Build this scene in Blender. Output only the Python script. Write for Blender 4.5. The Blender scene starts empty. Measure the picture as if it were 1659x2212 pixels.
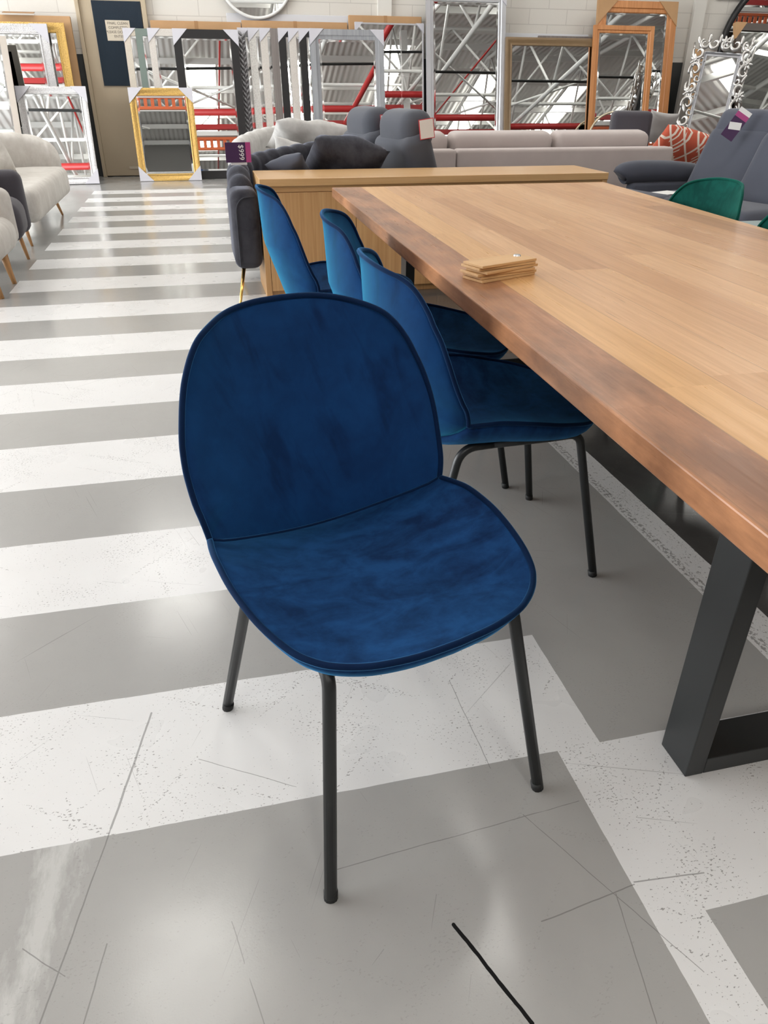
import bpy, bmesh, math, random
from math import sin, cos, pi, radians, sqrt
from mathutils import Vector, Matrix, noise as mnoise

random.seed(7)
SC = bpy.context.scene
COL = SC.collection

# ------------------------------------------------------------------ camera
CAM_H = 1.2
yaw, pitch, roll = radians(13.4205), radians(30.202), radians(0.3955)
fwd0 = Vector((sin(yaw), cos(yaw), 0)); rgt0 = Vector((cos(yaw), -sin(yaw), 0)); up0 = Vector((0, 0, 1))
fwd = fwd0 * cos(pitch) - up0 * sin(pitch)
upv = fwd0 * sin(pitch) + up0 * cos(pitch)
rgt = rgt0 * cos(roll) + upv * sin(roll)
upr = -rgt0 * sin(roll) + upv * cos(roll)
cd = bpy.data.cameras.new('camera')
cam = bpy.data.objects.new('camera', cd)
COL.objects.link(cam)
cd.sensor_fit = 'VERTICAL'
cd.sensor_height = 24.0
cd.lens = 24.0 * 1586.97 / 2212.0
cd.clip_start = 0.05
cam.matrix_world = Matrix(((rgt.x, upr.x, -fwd.x, 0), (rgt.y, upr.y, -fwd.y, 0), (rgt.z, upr.z, -fwd.z, CAM_H), (0, 0, 0, 1)))
SC.camera = cam

# ------------------------------------------------------------------ world, exposure
SKY_STRENGTH = 1.5
SKYLIGHT_STRENGTH = 9.0
WINDOW_RADIANCE = 8.6
SC.view_settings.view_transform = 'Standard'
SC.view_settings.look = 'None'
SC.view_settings.gamma = 1.0
SC.view_settings.use_curve_mapping = False
SC.view_settings.exposure = 0.0
w = bpy.data.worlds.new('World'); SC.world = w
w.use_nodes = True
wn = w.node_tree.nodes; wl = w.node_tree.links
bg = wn.get('Background') or wn.new('ShaderNodeBackground')
bg.inputs['Color'].default_value = (0.93, 0.97, 1.0, 1)
bg.inputs['Strength'].default_value = SKY_STRENGTH
w.cycles.sampling_method = 'NONE'
al = bpy.data.lights.new('shopfront_daylight', 'AREA'); al.shape = 'RECTANGLE'; al.size = 3.9; al.size_y = 11.4
al.color = (0.94, 0.97, 1.0); al.energy = WINDOW_RADIANCE * 11.4 * 3.9 * pi
alo = bpy.data.objects.new('shopfront_daylight', al); COL.objects.link(alo)
alo.location = (-8.85, 6.4, 2.25); alo.rotation_euler = (0, -pi / 2, 0)
cy = SC.cycles
cy.max_bounces = 6; cy.diffuse_bounces = 3; cy.glossy_bounces = 4; cy.transmission_bounces = 2
cy.sample_clamp_indirect = 6.0
cy.caustics_reflective = False; cy.caustics_refractive = False
cy.use_denoising = True
cy.use_adaptive_sampling = True; cy.adaptive_threshold = 0.03

# ------------------------------------------------------------------ material helpers
class NT:
    def __init__(s, name):
        s.m = bpy.data.materials.new(name); s.m.use_nodes = True
        s.n = s.m.node_tree.nodes; s.l = s.m.node_tree.links
        s.b = s.n['Principled BSDF']
    def put(s, sock, v):
        if hasattr(v, 'bl_idname') or isinstance(v, bpy.types.NodeSocket): s.l.new(v, sock)
        elif isinstance(v, (tuple, list)) and sock.type == 'RGBA' and len(v) == 3: sock.default_value = (*v, 1)
        else: sock.default_value = v
    def node(s, t, **kw):
        n = s.n.new(t)
        for k, v in kw.items(): setattr(n, k, v)
        return n
    def M(s, op, a, b=0.0, c=0.0, clamp=False):
        n = s.node('ShaderNodeMath', operation=op); n.use_clamp = clamp
        s.put(n.inputs[0], a); s.put(n.inputs[1], b); s.put(n.inputs[2], c)
        return n.outputs[0]
    def V(s, op, a, b=(0, 0, 0), sc=None):
        n = s.node('ShaderNodeVectorMath', operation=op)
        s.put(n.inputs[0], a); s.put(n.inputs[1], b)
        if sc is not None: s.put(n.inputs['Scale'], sc)
        return n.outputs['Value'] if op in ('DOT_PRODUCT', 'LENGTH', 'DISTANCE') else n.outputs[0]
    def mix(s, f, a, b, mode='MIX'):
        n = s.node('ShaderNodeMix', data_type='RGBA', blend_type=mode)
        s.put(n.inputs[0], f); s.put(n.inputs[6], a); s.put(n.inputs[7], b)
        return n.outputs[2]
    def obj(s): return s.node('ShaderNodeTexCoord').outputs['Object']
    def mapping(s, v, loc=(0, 0, 0), rot=(0, 0, 0), sc=(1, 1, 1)):
        n = s.node('ShaderNodeMapping'); s.put(n.inputs[0], v)
        n.inputs[1].default_value = loc; n.inputs[2].default_value = rot; n.inputs[3].default_value = sc
        return n.outputs[0]
    def noise(s, v, scale, detail=3.0, rough=0.55, dist=0.0):
        n = s.node('ShaderNodeTexNoise'); s.put(n.inputs['Vector'], v)
        n.inputs['Scale'].default_value = scale; n.inputs['Detail'].default_value = detail
        n.inputs['Roughness'].default_value = rough; n.inputs['Distortion'].default_value = dist
        return n.outputs['Fac']
    def ramp(s, f, stops, interp='LINEAR'):
        n = s.node('ShaderNodeValToRGB'); s.put(n.inputs[0], f)
        cr = n.color_ramp; cr.interpolation = interp
        while len(cr.elements) < len(stops): cr.elements.new(0.5)
        for e, (p, c) in zip(cr.elements, stops):
            e.position = p; e.color = (*c, 1) if len(c) == 3 else c
        return n.outputs[0]
    def maprange(s, v, a, b, c, d):
        n = s.node('ShaderNodeMapRange'); s.put(n.inputs[0], v)
        for i, x in enumerate((a, b, c, d)): n.inputs[1 + i].default_value = x
        return n.outputs[0]
    def bump(s, h, strength=0.3, dist=0.002):
        n = s.node('ShaderNodeBump'); n.inputs['Strength'].default_value = strength
        n.inputs['Distance'].default_value = dist; s.put(n.inputs['Height'], h)
        s.l.new(n.outputs[0], s.b.inputs['Normal'])
    def set(s, **kw):
        for k, v in kw.items(): s.put(s.b.inputs[k.replace('_', ' ')], v)
        return s.m

def plain(name, col, rough=0.6, metal=0.0, spec=0.5, var=0.0, vscale=8.0, bump=0.0):
    t = NT(name)
    if var:
        f = t.noise(t.obj(), vscale, 4)
        c = t.mix(f, tuple(x * (1 - var) for x in col), tuple(min(1, x * (1 + var)) for x in col))
        if bump: t.bump(t.noise(t.obj(), vscale * 12, 3), bump, 0.002)
    else: c = col
    t.set(Base_Color=c, Roughness=rough, Metallic=metal)
    t.b.inputs['Specular IOR Level'].default_value = spec
    return t.m

def velvet(name, dark, light, sheen_col, sheen=0.8, vs=7.0, srough=0.35, strokes=0.0, amp=1.0):
    t = NT(name)
    o = t.obj()
    a = t.noise(t.mapping(o, rot=(0.2, 0.3, 0.6), sc=(1, 1.7, 0.7)), vs, 5, 0.6, 0.6)
    b = t.noise(o, vs * 4.5, 3, 0.6, 0.4)
    f = t.M('ADD', t.M('MULTIPLY', a, 0.75), t.M('MULTIPLY', b, 0.25))
    f = t.maprange(f, 0.38, 0.62, 0.5 - amp / 2, 0.5 + amp / 2)
    if strokes:
        k = t.noise(t.mapping(t.mapping(o, rot=(0, 0.25, 0)), sc=(26, 10, 6)), 1.0, 3, 0.5, 0.5)
        k2 = t.noise(o, 5.5, 2)
        k = t.maprange(t.M('ADD', k, t.M('MULTIPLY', k2, 0.5)), 0.82, 1.0, 0, strokes)
        f = t.M('SUBTRACT', f, k, clamp=True)
    fine = t.noise(o, 900, 2)
    t.set(Base_Color=t.mix(f, dark, light), Roughness=0.85)
    t.b.inputs['Specular IOR Level'].default_value = 0.15
    t.b.inputs['Sheen Weight'].default_value = sheen
    t.b.inputs['Sheen Roughness'].default_value = srough
    t.b.inputs['Sheen Tint'].default_value = (*sheen_col, 1)
    t.bump(fine, 0.15, 0.0008)
    return t.m

def fabric(name, col, weave=500, var=0.12, sheen=0.2):
    t = NT(name); o = t.obj()
    f = t.noise(o, 5, 4); g = t.noise(o, weave, 2)
    c = t.mix(f, tuple(x * (1 - var) for x in col), tuple(min(1, x * (1 + var)) for x in col))
    t.set(Base_Color=t.mix(t.M('MULTIPLY', g, 0.35), c, tuple(x * 0.6 for x in col)), Roughness=0.95)
    t.b.inputs['Specular IOR Level'].default_value = 0.15
    t.b.inputs['Sheen Weight'].default_value = sheen
    t.bump(g, 0.3, 0.001)
    return t.m

# ------------------------------------------------------------------ floor material: epoxy grey with painted crossing
def floor_material():
    t = NT('painted_concrete')
    o = t.obj()
    jit = t.node('ShaderNodeTexNoise'); t.put(jit.inputs['Vector'], o); jit.inputs['Scale'].default_value = 14; jit.inputs['Detail'].default_value = 3
    jv = t.V('SCALE', t.V('SUBTRACT', jit.outputs['Color'], (0.5, 0.5, 0.5)), sc=0.0045)
    P = t.V('ADD', o, jv)
    sp = t.node('ShaderNodeSeparateXYZ'); t.put(sp.inputs[0], P); x, y = sp.outputs[0], sp.outputs[1]
    inside = lambda v, a, b: t.M('MULTIPLY', t.M('GREATER_THAN', v, a), t.M('LESS_THAN', v, b))
    mul = lambda a, b: t.M('MULTIPLY', a, b)
    mx = lambda a, b: t.M('MAXIMUM', a, b)
    fr = t.M('FRACT', t.M('DIVIDE', t.M('SUBTRACT', y, 0.9615), 0.7265))
    zebra = mul(t.M('LESS_THAN', fr, 0.496), mul(inside(y, 0.9615, 10.86), inside(x, -1.27, 0.702)))
    band = mul(inside(x, 0.605, 1.334), inside(y, 0.588, 0.963))
    strip = mul(inside(x, 0.605, 0.702), inside(y, -3, 0.6))
    line = inside(x, 1.225, 1.334)
    white = mx(mx(zebra, band), mx(strip, line))
    # paint chips and pits, strewn and in trails
    n1 = t.noise(t.mapping(o, sc=(1.0, 1.5, 1)), 170, 2, 0.5)
    patch = t.noise(o, 5.0, 3, 0.6)
    chip = t.M('GREATER_THAN', t.M('ADD', n1, t.M('MULTIPLY', patch, 0.42)), 0.895)
    linechip = mul(line, t.M('GREATER_THAN', t.M('ADD', t.noise(t.mapping(o, sc=(1, 0.7, 1)), 110, 3, 0.65), mul(t.M('COMPARE', x, 1.247, 0.013), 0.10)), 0.62))
    def streak(ang, sx, sy, th, off=0.0):
        return t.M('GREATER_THAN', t.noise(t.mapping(t.mapping(o, rot=(0, 0, ang)), loc=(off, off, 0), sc=(sx, sy, 1)), 1.0, 1.5, 0.5, 0.15), th)
    trail = None
    for k, ang in enumerate((0.5, 1.35, -0.8, 2.3)):
        q = streak(ang, 1.6, 26, 0.69, 3.1 * k)
        trail = q if trail is None else mx(trail, q)
    chip = mx(chip, mul(trail, t.M('GREATER_THAN', n1, 0.60)))
    # thin scratches
    scr = None
    for k, (ang, th, scl) in enumerate(((0.35, 0.745, 1.0), (1.25, 0.74, 1.3), (-0.7, 0.745, 0.8), (2.0, 0.75, 1.1))):
        sc_ = streak(ang, 1.9 * scl, 190 * scl, th, 5.3 * k)
        scr = sc_ if scr is None else mx(scr, sc_)
    segs = [(-.223, 1.261, -.285, .976, .0022), (-.285, .976, -.36, .656, .0013), (.103, .80, .592, .837, .0009),
            (.425, .632, .609, .657, .0011), (.475, .832, .64, .50, .0008), (-.076, .748, -.038, .581, .0008),
            (-.274, .755, -.297, .641, .0012), (.448, 1.212, .453, .949, .0009), (-.404, .778, -.333, .718, .0009),
            (.569, .649, .529, .45, .0009), (-.123, 1.106, .063, .993, .0008), (.611, .661, .74, .649, .0013)]
    seg = None
    for ax, ay, bx, by, wd in segs:
        ba = (bx - ax, by - ay, 0); L2 = ba[0] ** 2 + ba[1] ** 2
        pa = t.V('SUBTRACT', P, (ax, ay, 0))
        h = t.M('DIVIDE', t.V('DOT_PRODUCT', pa, ba), L2, clamp=True)
        d = t.V('LENGTH', t.V('SUBTRACT', pa, t.V('SCALE', ba, sc=h)))
        s_ = t.M('LESS_THAN', d, wd)
        seg = s_ if seg is None else mx(seg, s_)
    # black saw-cut line
    ax, ay, bx, by = .281, .659, .348, .492
    wob = t.V('ADD', P, t.V('SCALE', jv, sc=0.8))
    ba = (bx - ax, by - ay, 0); L2 = ba[0] ** 2 + ba[1] ** 2
    pa = t.V('SUBTRACT', wob, (ax, ay, 0))
    h = t.M('DIVIDE', t.V('DOT_PRODUCT', pa, ba), L2, clamp=True)
    cut = t.M('LESS_THAN', t.V('LENGTH', t.V('SUBTRACT', pa, t.V('SCALE', ba, sc=h))), 0.0034)
    big = t.noise(o, 1.4, 3); mid = t.noise(o, 22, 2)
    grey = t.mix(big, (0.335, 0.33, 0.315), (0.405, 0.40, 0.385))
    grey = t.mix(mul(mid, 0.35), grey, (0.32, 0.315, 0.305))
    wht = t.mix(t.M('MULTIPLY', t.noise(o, 9, 3), 0.35), (0.74, 0.74, 0.735), (0.62, 0.61, 0.595))
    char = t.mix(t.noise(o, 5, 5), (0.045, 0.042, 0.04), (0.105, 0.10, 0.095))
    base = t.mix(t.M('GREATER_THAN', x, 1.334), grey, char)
    # old white over-spray on the grey near the front
    ghost = mul(mul(inside(x, -0.55, -0.25), inside(y, 0.3, 0.985)), t.maprange(t.M('SUBTRACT', t.noise(t.mapping(o, sc=(30, 9, 1)), 1.0, 6, 0.7), t.M('MULTIPLY', t.M('ABSOLUTE', t.M('SUBTRACT', x, t.M('ADD', -0.50, t.M('MULTIPLY', y, 0.145)))), 5.5)), 0.26, 0.50, 0, 1))
    base = t.mix(mul(ghost, 0.55), base, (0.62, 0.62, 0.60))
    chips = mul(mx(chip, linechip), t.M('ADD', 0.3, mul(white, 0.7)))
    scm = mul(scr, t.M('GREATER_THAN', t.noise(o, 2.3, 2), 0.47))
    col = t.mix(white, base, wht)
    col = t.mix(mul(chips, 0.75), col, (0.20, 0.19, 0.18))
    col = t.mix(mul(scm, 0.38), col, (0.17, 0.165, 0.16))
    col = t.mix(mul(seg, 0.65), col, (0.16, 0.155, 0.15))
    col = t.mix(cut, col, (0.012, 0.012, 0.012))
    rough = t.M('ADD', t.M('MULTIPLY', t.noise(o, 6, 2), 0.12), t.M('ADD', 0.11, t.M('MULTIPLY', white, 0.12)))
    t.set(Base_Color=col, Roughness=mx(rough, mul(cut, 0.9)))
    t.put(t.b.inputs['Specular IOR Level'], t.M('SUBTRACT', 0.5, t.M('MULTIPLY', cut, 0.45)))
    t.bump(t.noise(o, 320, 1), 0.03, 0.0015)
    return t.m

def block_wall_material():
    t = NT('painted_blockwork'); o = t.obj()
    sp = t.node('ShaderNodeSeparateXYZ'); t.put(sp.inputs[0], o)
    cb = t.node('ShaderNodeCombineXYZ'); t.l.new(sp.outputs[0], cb.inputs[0]); t.l.new(sp.outputs[2], cb.inputs[1])
    br = t.node('ShaderNodeTexBrick'); t.put(br.inputs['Vector'], cb.outputs[0])
    br.inputs['Scale'].default_value = 1.0; br.inputs['Mortar Size'].default_value = 0.006
    br.inputs['Brick Width'].default_value = 0.61; br.inputs['Row Height'].default_value = 0.2
    br.inputs['Color1'].default_value = (0.74, 0.71, 0.655, 1); br.inputs['Color2'].default_value = (0.71, 0.68, 0.625, 1)
    br.inputs['Mortar'].default_value = (0.59, 0.56, 0.515, 1)
    dado = t.M('LESS_THAN', sp.outputs[2], 1.535)
    t.set(Base_Color=t.mix(dado, br.outputs['Color'], (0.045, 0.05, 0.052)), Roughness=0.6)
    t.bump(t.M('SUBTRACT', t.noise(o, 90, 3), t.M('MULTIPLY', br.outputs['Fac'], 1.5)), 0.25, 0.004)
    return t.m

def table_wood():
    t = NT('plank_table_timber')
    o = t.mapping(t.obj(), rot=(0, 0, radians(1.4)))
    sp = t.node('ShaderNodeSeparateXYZ'); t.put(sp.inputs[0], o)
    x = t.M('ADD', sp.outputs[0], 0.72); y = sp.outputs[1]
    xs = t.M('DIVIDE', t.M('SUBTRACT', x, 0.150), 0.118)
    idx = t.M('FLOOR', xs)
    r1 = t.node('ShaderNodeTexWhiteNoise', noise_dimensions='1D'); t.put(r1.inputs['W'], idx)
    seg = t.M('FLOOR', t.M('DIVIDE', t.M('ADD', y, t.M('MULTIPLY', r1.outputs['Value'], 7.0)), 1.5))
    r2 = t.node('ShaderNodeTexWhiteNoise', noise_dimensions='2D')
    cb = t.node('ShaderNodeCombineXYZ'); t.put(cb.inputs[0], idx); t.put(cb.inputs[1], seg); t.put(r2.inputs['Vector'], cb.outputs[0])
    plank = t.ramp(r2.outputs['Value'], [(0.0, (0.50, 0.26, 0.115)), (0.3, (0.63, 0.345, 0.16)), (0.6, (0.72, 0.42, 0.20)), (1.0, (0.79, 0.485, 0.25))])
    first = t.M('COMPARE', idx, 0.0, 0.5)
    plank = t.mix(first, plank, (0.78, 0.46, 0.195))
    edge = t.M('LESS_THAN', x, 0.150)
    mott = t.noise(t.mapping(o, sc=(3, 1, 3)), 3.2, 6, 0.65)
    plank = t.mix(edge, plank, t.mix(t.maprange(mott, 0.36, 0.64, 0, 1), (0.27, 0.125, 0.06), (0.56, 0.27, 0.13)))
    off = t.node('ShaderNodeCombineXYZ'); t.put(off.inputs[2], t.M('MULTIPLY', r2.outputs['Value'], 9))
    gv = t.V('ADD', t.mapping(o, sc=(55, 2.2, 55)), off.outputs[0])
    g = t.noise(gv, 1.0, 6, 0.65, 0.8)
    g2 = t.noise(t.V('ADD', t.mapping(o, sc=(11, 0.8, 11)), off.outputs[0]), 1.0, 4, 0.6, 1.2)
    gum = t.M('GREATER_THAN', t.noise(t.V('ADD', t.mapping(o, sc=(130, 3.0, 130)), off.outputs[0]), 1.0, 2, 0.5), 0.735)
    c = t.mix(t.maprange(g, 0.3, 0.7, 0, 0.55), plank, t.mix(1.0, plank, (0.62, 0.55, 0.5), 'MULTIPLY'))
    c = t.mix(t.maprange(g2, 0.35, 0.7, 0, 0.4), c, t.mix(1.0, c, (0.75, 0.68, 0.62), 'MULTIPLY'))
    fx = t.M('FRACT', xs)
    c = t.mix(t.M('MULTIPLY', t.M('MAXIMUM', t.M('LESS_THAN', fx, 0.016), t.M('COMPARE', x, 0.150, 0.0012)), 0.45), c, (0.20, 0.11, 0.05))
    c = t.mix(t.M('MULTIPLY', gum, 0.55), c, (0.16, 0.085, 0.04))
    t.set(Base_Color=c, Roughness=t.maprange(g, 0.3, 0.7, 0.26, 0.38))
    t.bump(g, 0.06, 0.001)
    return t.m

def grain_wood(name, c1, c2, axis, rough=0.4, fine=60):
    t = NT(name)
    sc = [fine, fine, fine]; sc[axis] = 1.6
    o = t.obj()
    g = t.noise(t.mapping(o, sc=tuple(sc)), 1.0, 5, 0.6, 0.5)
    sc2 = [9, 9, 9]; sc2[axis] = 0.6
    g2 = t.noise(t.mapping(o, sc=tuple(sc2)), 1.0, 4, 0.6, 1.0)
    f = t.M('ADD', t.M('MULTIPLY', g, 0.6), t.M('MULTIPLY', g2, 0.4))
    t.set(Base_Color=t.mix(t.maprange(f, 0.36, 0.64, 0, 1), c1, c2), Roughness=rough)
    t.bump(g, 0.05, 0.001)
    return t.m

def corrugated(name, col):
    t = NT(name); o = t.obj()
    sp = t.node('ShaderNodeSeparateXYZ'); t.put(sp.inputs[0], o)
    wv = t.M('SINE', t.M('MULTIPLY', sp.outputs[0], 2 * pi / 0.19))
    f = t.noise(t.mapping(o, sc=(1, 0.3, 1)), 1.3, 5)
    t.set(Base_Color=t.mix(f, tuple(x * .8 for x in col), col), Roughness=0.45)
    t.bump(wv, 0.8, 0.02)
    return t.m

MAT = {}
MAT['floor'] = floor_material()
MAT['wall'] = block_wall_material()
MAT['roof'] = corrugated('roof_sheet', (0.80, 0.79, 0.77))
MAT['grey_wall'] = plain('grey_wall_paint', (0.30, 0.29, 0.28), 0.7)
MAT['white_steel'] = plain('white_painted_steel', (0.80, 0.80, 0.78), 0.45)
MAT['red_steel'] = plain('red_painted_steel', (0.50, 0.03, 0.03), 0.4)
MAT['orange_steel'] = plain('orange_painted_steel', (0.62, 0.13, 0.04), 0.5)
MAT['blue_velvet'] = velvet('blue_velvet', (0.0024, 0.019, 0.080), (0.006, 0.051, 0.178), (0.08, 0.62, 1.0), 0.95, srough=0.40, strokes=0.42, amp=0.5)
MAT['blue_velvet_seat'] = velvet('blue_velvet_seat', (0.0014, 0.015, 0.066), (0.007, 0.050, 0.165), (0.10, 0.50, 1.0), 0.55, vs=9.0, srough=0.38, amp=1.0)
MAT['blue_piping'] = velvet('blue_velvet_piping', (0.0005, 0.010, 0.042), (0.001, 0.014, 0.055), (0.10, 0.40, 0.85), 0.7)
MAT['green_velvet'] = velvet('green_velvet', (0.0, 0.045, 0.036), (0.003, 0.085, 0.066), (0.2, 0.8, 0.65), 0.5, strokes=0.6)
MAT['green_piping'] = velvet('green_velvet_piping', (0.0, 0.05, 0.036), (0.0, 0.075, 0.055), (0.2, 0.7, 0.6), 0.5)
MAT['black_metal'] = plain('black_powder_coat', (0.016, 0.018, 0.019), 0.38)
MAT['black_rubber'] = plain('black_rubber', (0.01, 0.01, 0.01), 0.7)
MAT['table'] = table_wood()
MAT['oak_top'] = grain_wood('oak_veneer_top', (0.58, 0.34, 0.145), (0.70, 0.45, 0.22), 0, 0.3)
MAT['oak_front'] = grain_wood('oak_veneer_front', (0.47, 0.25, 0.095), (0.62, 0.37, 0.165), 2, 0.42, 80)
MAT['oak_sample'] = grain_wood('oak_sample', (0.60, 0.36, 0.16), (0.72, 0.46, 0.22), 0, 0.45, 80)
MAT['leg_wood'] = grain_wood('beech_leg', (0.46, 0.23, 0.085), (0.58, 0.31, 0.13), 2, 0.4)
MAT['gold_metal'] = plain('gold_metal', (0.80, 0.52, 0.16), 0.22, 1.0)
MAT['steel_stud'] = plain('steel_stud', (0.7, 0.7, 0.72), 0.2, 1.0)
MAT['mirror'] = plain('mirror_glass', (0.90, 0.915, 0.905), 0.0, 1.0)
MAT['bevel'] = plain('mirror_bevel', (0.97, 0.98, 0.98), 0.03, 1.0)
MAT['protector'] = plain('white_card_corner', (0.60, 0.59, 0.635), 0.8)
MAT['cardboard'] = plain('cardboard', (0.50, 0.30, 0.15), 0.85, var=0.12, vscale=5, bump=0.2)
MAT['cardboard_d'] = plain('cardboard_dark', (0.40, 0.22, 0.10), 0.85, var=0.15, vscale=4, bump=0.2)
MAT['wrap'] = plain('brown_wrapped_frame', (0.24, 0.16, 0.085), 0.35, var=0.2, vscale=6)
MAT['timber'] = grain_wood('orange_pine', (0.50, 0.20, 0.065), (0.68, 0.31, 0.12), 2, 0.45)
MAT['charcoal_velvet'] = velvet('charcoal_velvet', (0.030, 0.030, 0.038), (0.060, 0.060, 0.070), (0.6, 0.65, 0.8), 0.5)
MAT['charcoal_piping'] = velvet('charcoal_piping', (0.03, 0.03, 0.036), (0.045, 0.045, 0.052), (0.6, 0.65, 0.8), 0.4)
MAT['pale_velvet'] = velvet('pale_grey_velvet', (0.50, 0.49, 0.47), (0.62, 0.61, 0.59), (0.95, 0.95, 0.95), 0.3)
MAT['cream_fabric'] = velvet('cream_velvet', (0.55, 0.52, 0.48), (0.66, 0.635, 0.595), (1, 0.98, 0.95), 0.25)
MAT['slate_fabric'] = fabric('slate_fabric', (0.088, 0.094, 0.112))
MAT['navygrey_fabric'] = fabric('blue_grey_fabric', (0.085, 0.092, 0.118))
MAT['beige_fabric'] = fabric('rose_beige_fabric', (0.60, 0.53, 0.505))
MAT['lightgrey_fabric'] = fabric('light_grey_fabric', (0.46, 0.45, 0.44))
MAT['darkarm_fabric'] = fabric('dark_arm_fabric', (0.075, 0.07, 0.082))
MAT['ash_fabric'] = fabric('ash_brown_fabric', (0.13, 0.115, 0.115))
MAT['paper'] = plain('white_paper', (0.85, 0.84, 0.82), 0.8)
MAT['aged_paper'] = plain('aged_paper', (0.62, 0.55, 0.44), 0.8)
MAT['ink'] = plain('grey_ink', (0.16, 0.14, 0.12), 0.8)
MAT['white_ink'] = plain('white_ink', (0.85, 0.85, 0.85), 0.8)
MAT['purple_card'] = plain('purple_card', (0.055, 0.018, 0.075), 0.45)
MAT['pink_card'] = plain('pink_card', (0.42, 0.06, 0.22), 0.45)
MAT['red_card'] = plain('red_card', (0.6, 0.05, 0.06), 0.6)
MAT['door'] = plain('beige_door_paint', (0.50, 0.41, 0.29), 0.45, var=0.05, vscale=2)
MAT['white_board'] = plain('white_board', (0.66, 0.67, 0.70), 0.6)
MAT['glass_top'] = plain('pale_glass_top', (0.55, 0.66, 0.63), 0.08)
MAT['black_frame'] = plain('black_frame', (0.012, 0.012, 0.013), 0.35)
MAT['dark_brown_frame'] = plain('dark_brown_frame', (0.055, 0.035, 0.025), 0.4)

def door_pane():
    t = NT('dark_textured_glass'); o = t.obj()
    t.set(Base_Color=(0.016, 0.028, 0.042), Roughness=0.22)
    t.bump(t.noise(t.mapping(o, sc=(1, 1, 0.5)), 60, 2), 0.25, 0.004)
    return t.m
MAT['door_pane'] = door_pane()

def skylight_mat():
    t = NT('translucent_rooflight')
    t.set(Base_Color=(0.85, 0.86, 0.84), Roughness=0.6)
    t.b.inputs['Emission Color'].default_value = (1.0, 0.98, 0.93, 1)
    t.b.inputs['Emission Strength'].default_value = SKYLIGHT_STRENGTH
    t.m.cycles.emission_sampling = 'FRONT'
    return t.m
MAT['skylight'] = skylight_mat()

def carved(name, c1, c2, metal, rough, scale=150, bstr=0.5):
    t = NT(name); o = t.obj()
    v = t.node('ShaderNodeTexVoronoi'); t.put(v.inputs['Vector'], o); v.inputs['Scale'].default_value = scale
    f = t.noise(o, scale * 0.6, 4, 0.6, 1.0)
    h = t.M('ADD', v.outputs['Distance'], f)
    t.set(Base_Color=t.mix(t.maprange(h, 0.45, 1.0, 0, 1), c1, c2), Roughness=rough, Metallic=metal)
    t.bump(h, bstr, 0.006)
    return t.m
MAT['silver_carved'] = carved('silver_carved', (0.16, 0.155, 0.155), (0.56, 0.55, 0.55), 0.85, 0.3)
MAT['gold_carved'] = carved('gold_carved', (0.10, 0.05, 0.012), (0.62, 0.40, 0.13), 0.9, 0.3)
MAT['silver_baroque'] = plain('silver_baroque', (0.60, 0.59, 0.575), 0.36, 0.9, var=0.12, vscale=30)
MAT['champagne'] = carved('champagne_frame', (0.50, 0.43, 0.345), (0.62, 0.555, 0.465), 0.0, 0.5, 120, 0.3)
MAT['sage'] = plain('sage_frame', (0.17, 0.215, 0.19), 0.55)
MAT['cream_frame'] = carved('cream_frame', (0.50, 0.455, 0.41), (0.62, 0.58, 0.535), 0.0, 0.5, 90, 0.3)
MAT['speckle_frame'] = carved('white_speckle_frame', (0.42, 0.40, 0.375), (0.64, 0.62, 0.585), 0.0, 0.5, 60, 0.6)
MAT['braid_frame'] = plain('pewter_braid', (0.22, 0.22, 0.23), 0.35, 0.6)
MAT['taupe_frame'] = grain_wood('taupe_frame', (0.17, 0.145, 0.135), (0.26, 0.235, 0.22), 2, 0.5)
MAT['grey_frame'] = grain_wood('silver_grey_frame', (0.27, 0.28, 0.30), (0.40, 0.41, 0.43), 2, 0.4)
MAT['silver_plain'] = plain('silver_plain_frame', (0.56, 0.57, 0.60), 0.3, 0.7)
MAT['pale_gold'] = plain('pale_gold_rim', (0.62, 0.54, 0.40), 0.35, 0.6)
MAT['white_rim'] = plain('white_rim', (0.82, 0.82, 0.80), 0.4)
MAT['bronze'] = plain('warm_silver', (0.55, 0.50, 0.45), 0.3, 0.8)

def cushion_pattern():
    t = NT('rust_lattice_cushion'); o = t.obj()
    sp = t.node('ShaderNodeSeparateXYZ'); t.put(sp.inputs[0], o)
    tri = lambda v, s: t.M('ABSOLUTE', t.M('SUBTRACT', t.M('FRACT', t.M('MULTIPLY', v, s)), 0.5))
    a = t.M('ADD', sp.outputs[0], t.M('MULTIPLY', sp.outputs[1], 0.75))
    b = t.M('SUBTRACT', sp.outputs[0], t.M('MULTIPLY', sp.outputs[1], 0.75))
    l1 = t.M('LESS_THAN', tri(a, 7.0), 0.075); l2 = t.M('LESS_THAN', tri(b, 7.0), 0.075)
    l3 = t.M('MULTIPLY', t.M('LESS_THAN', t.M('ABSOLUTE', t.M('SUBTRACT', tri(a, 7.0), 0.28)), 0.05), t.M('LESS_THAN', tri(sp.outputs[0], 3.5), 0.22))
    f = t.M('MAXIMUM', t.M('MAXIMUM', l1, l2), l3)
    t.set(Base_Color=t.mix(f, (0.55, 0.105, 0.055), (0.82, 0.72, 0.62)), Roughness=0.9)
    t.bump(t.noise(o, 300, 2), 0.3, 0.001)
    return t.m
MAT['rust_cushion'] = cushion_pattern()

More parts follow.
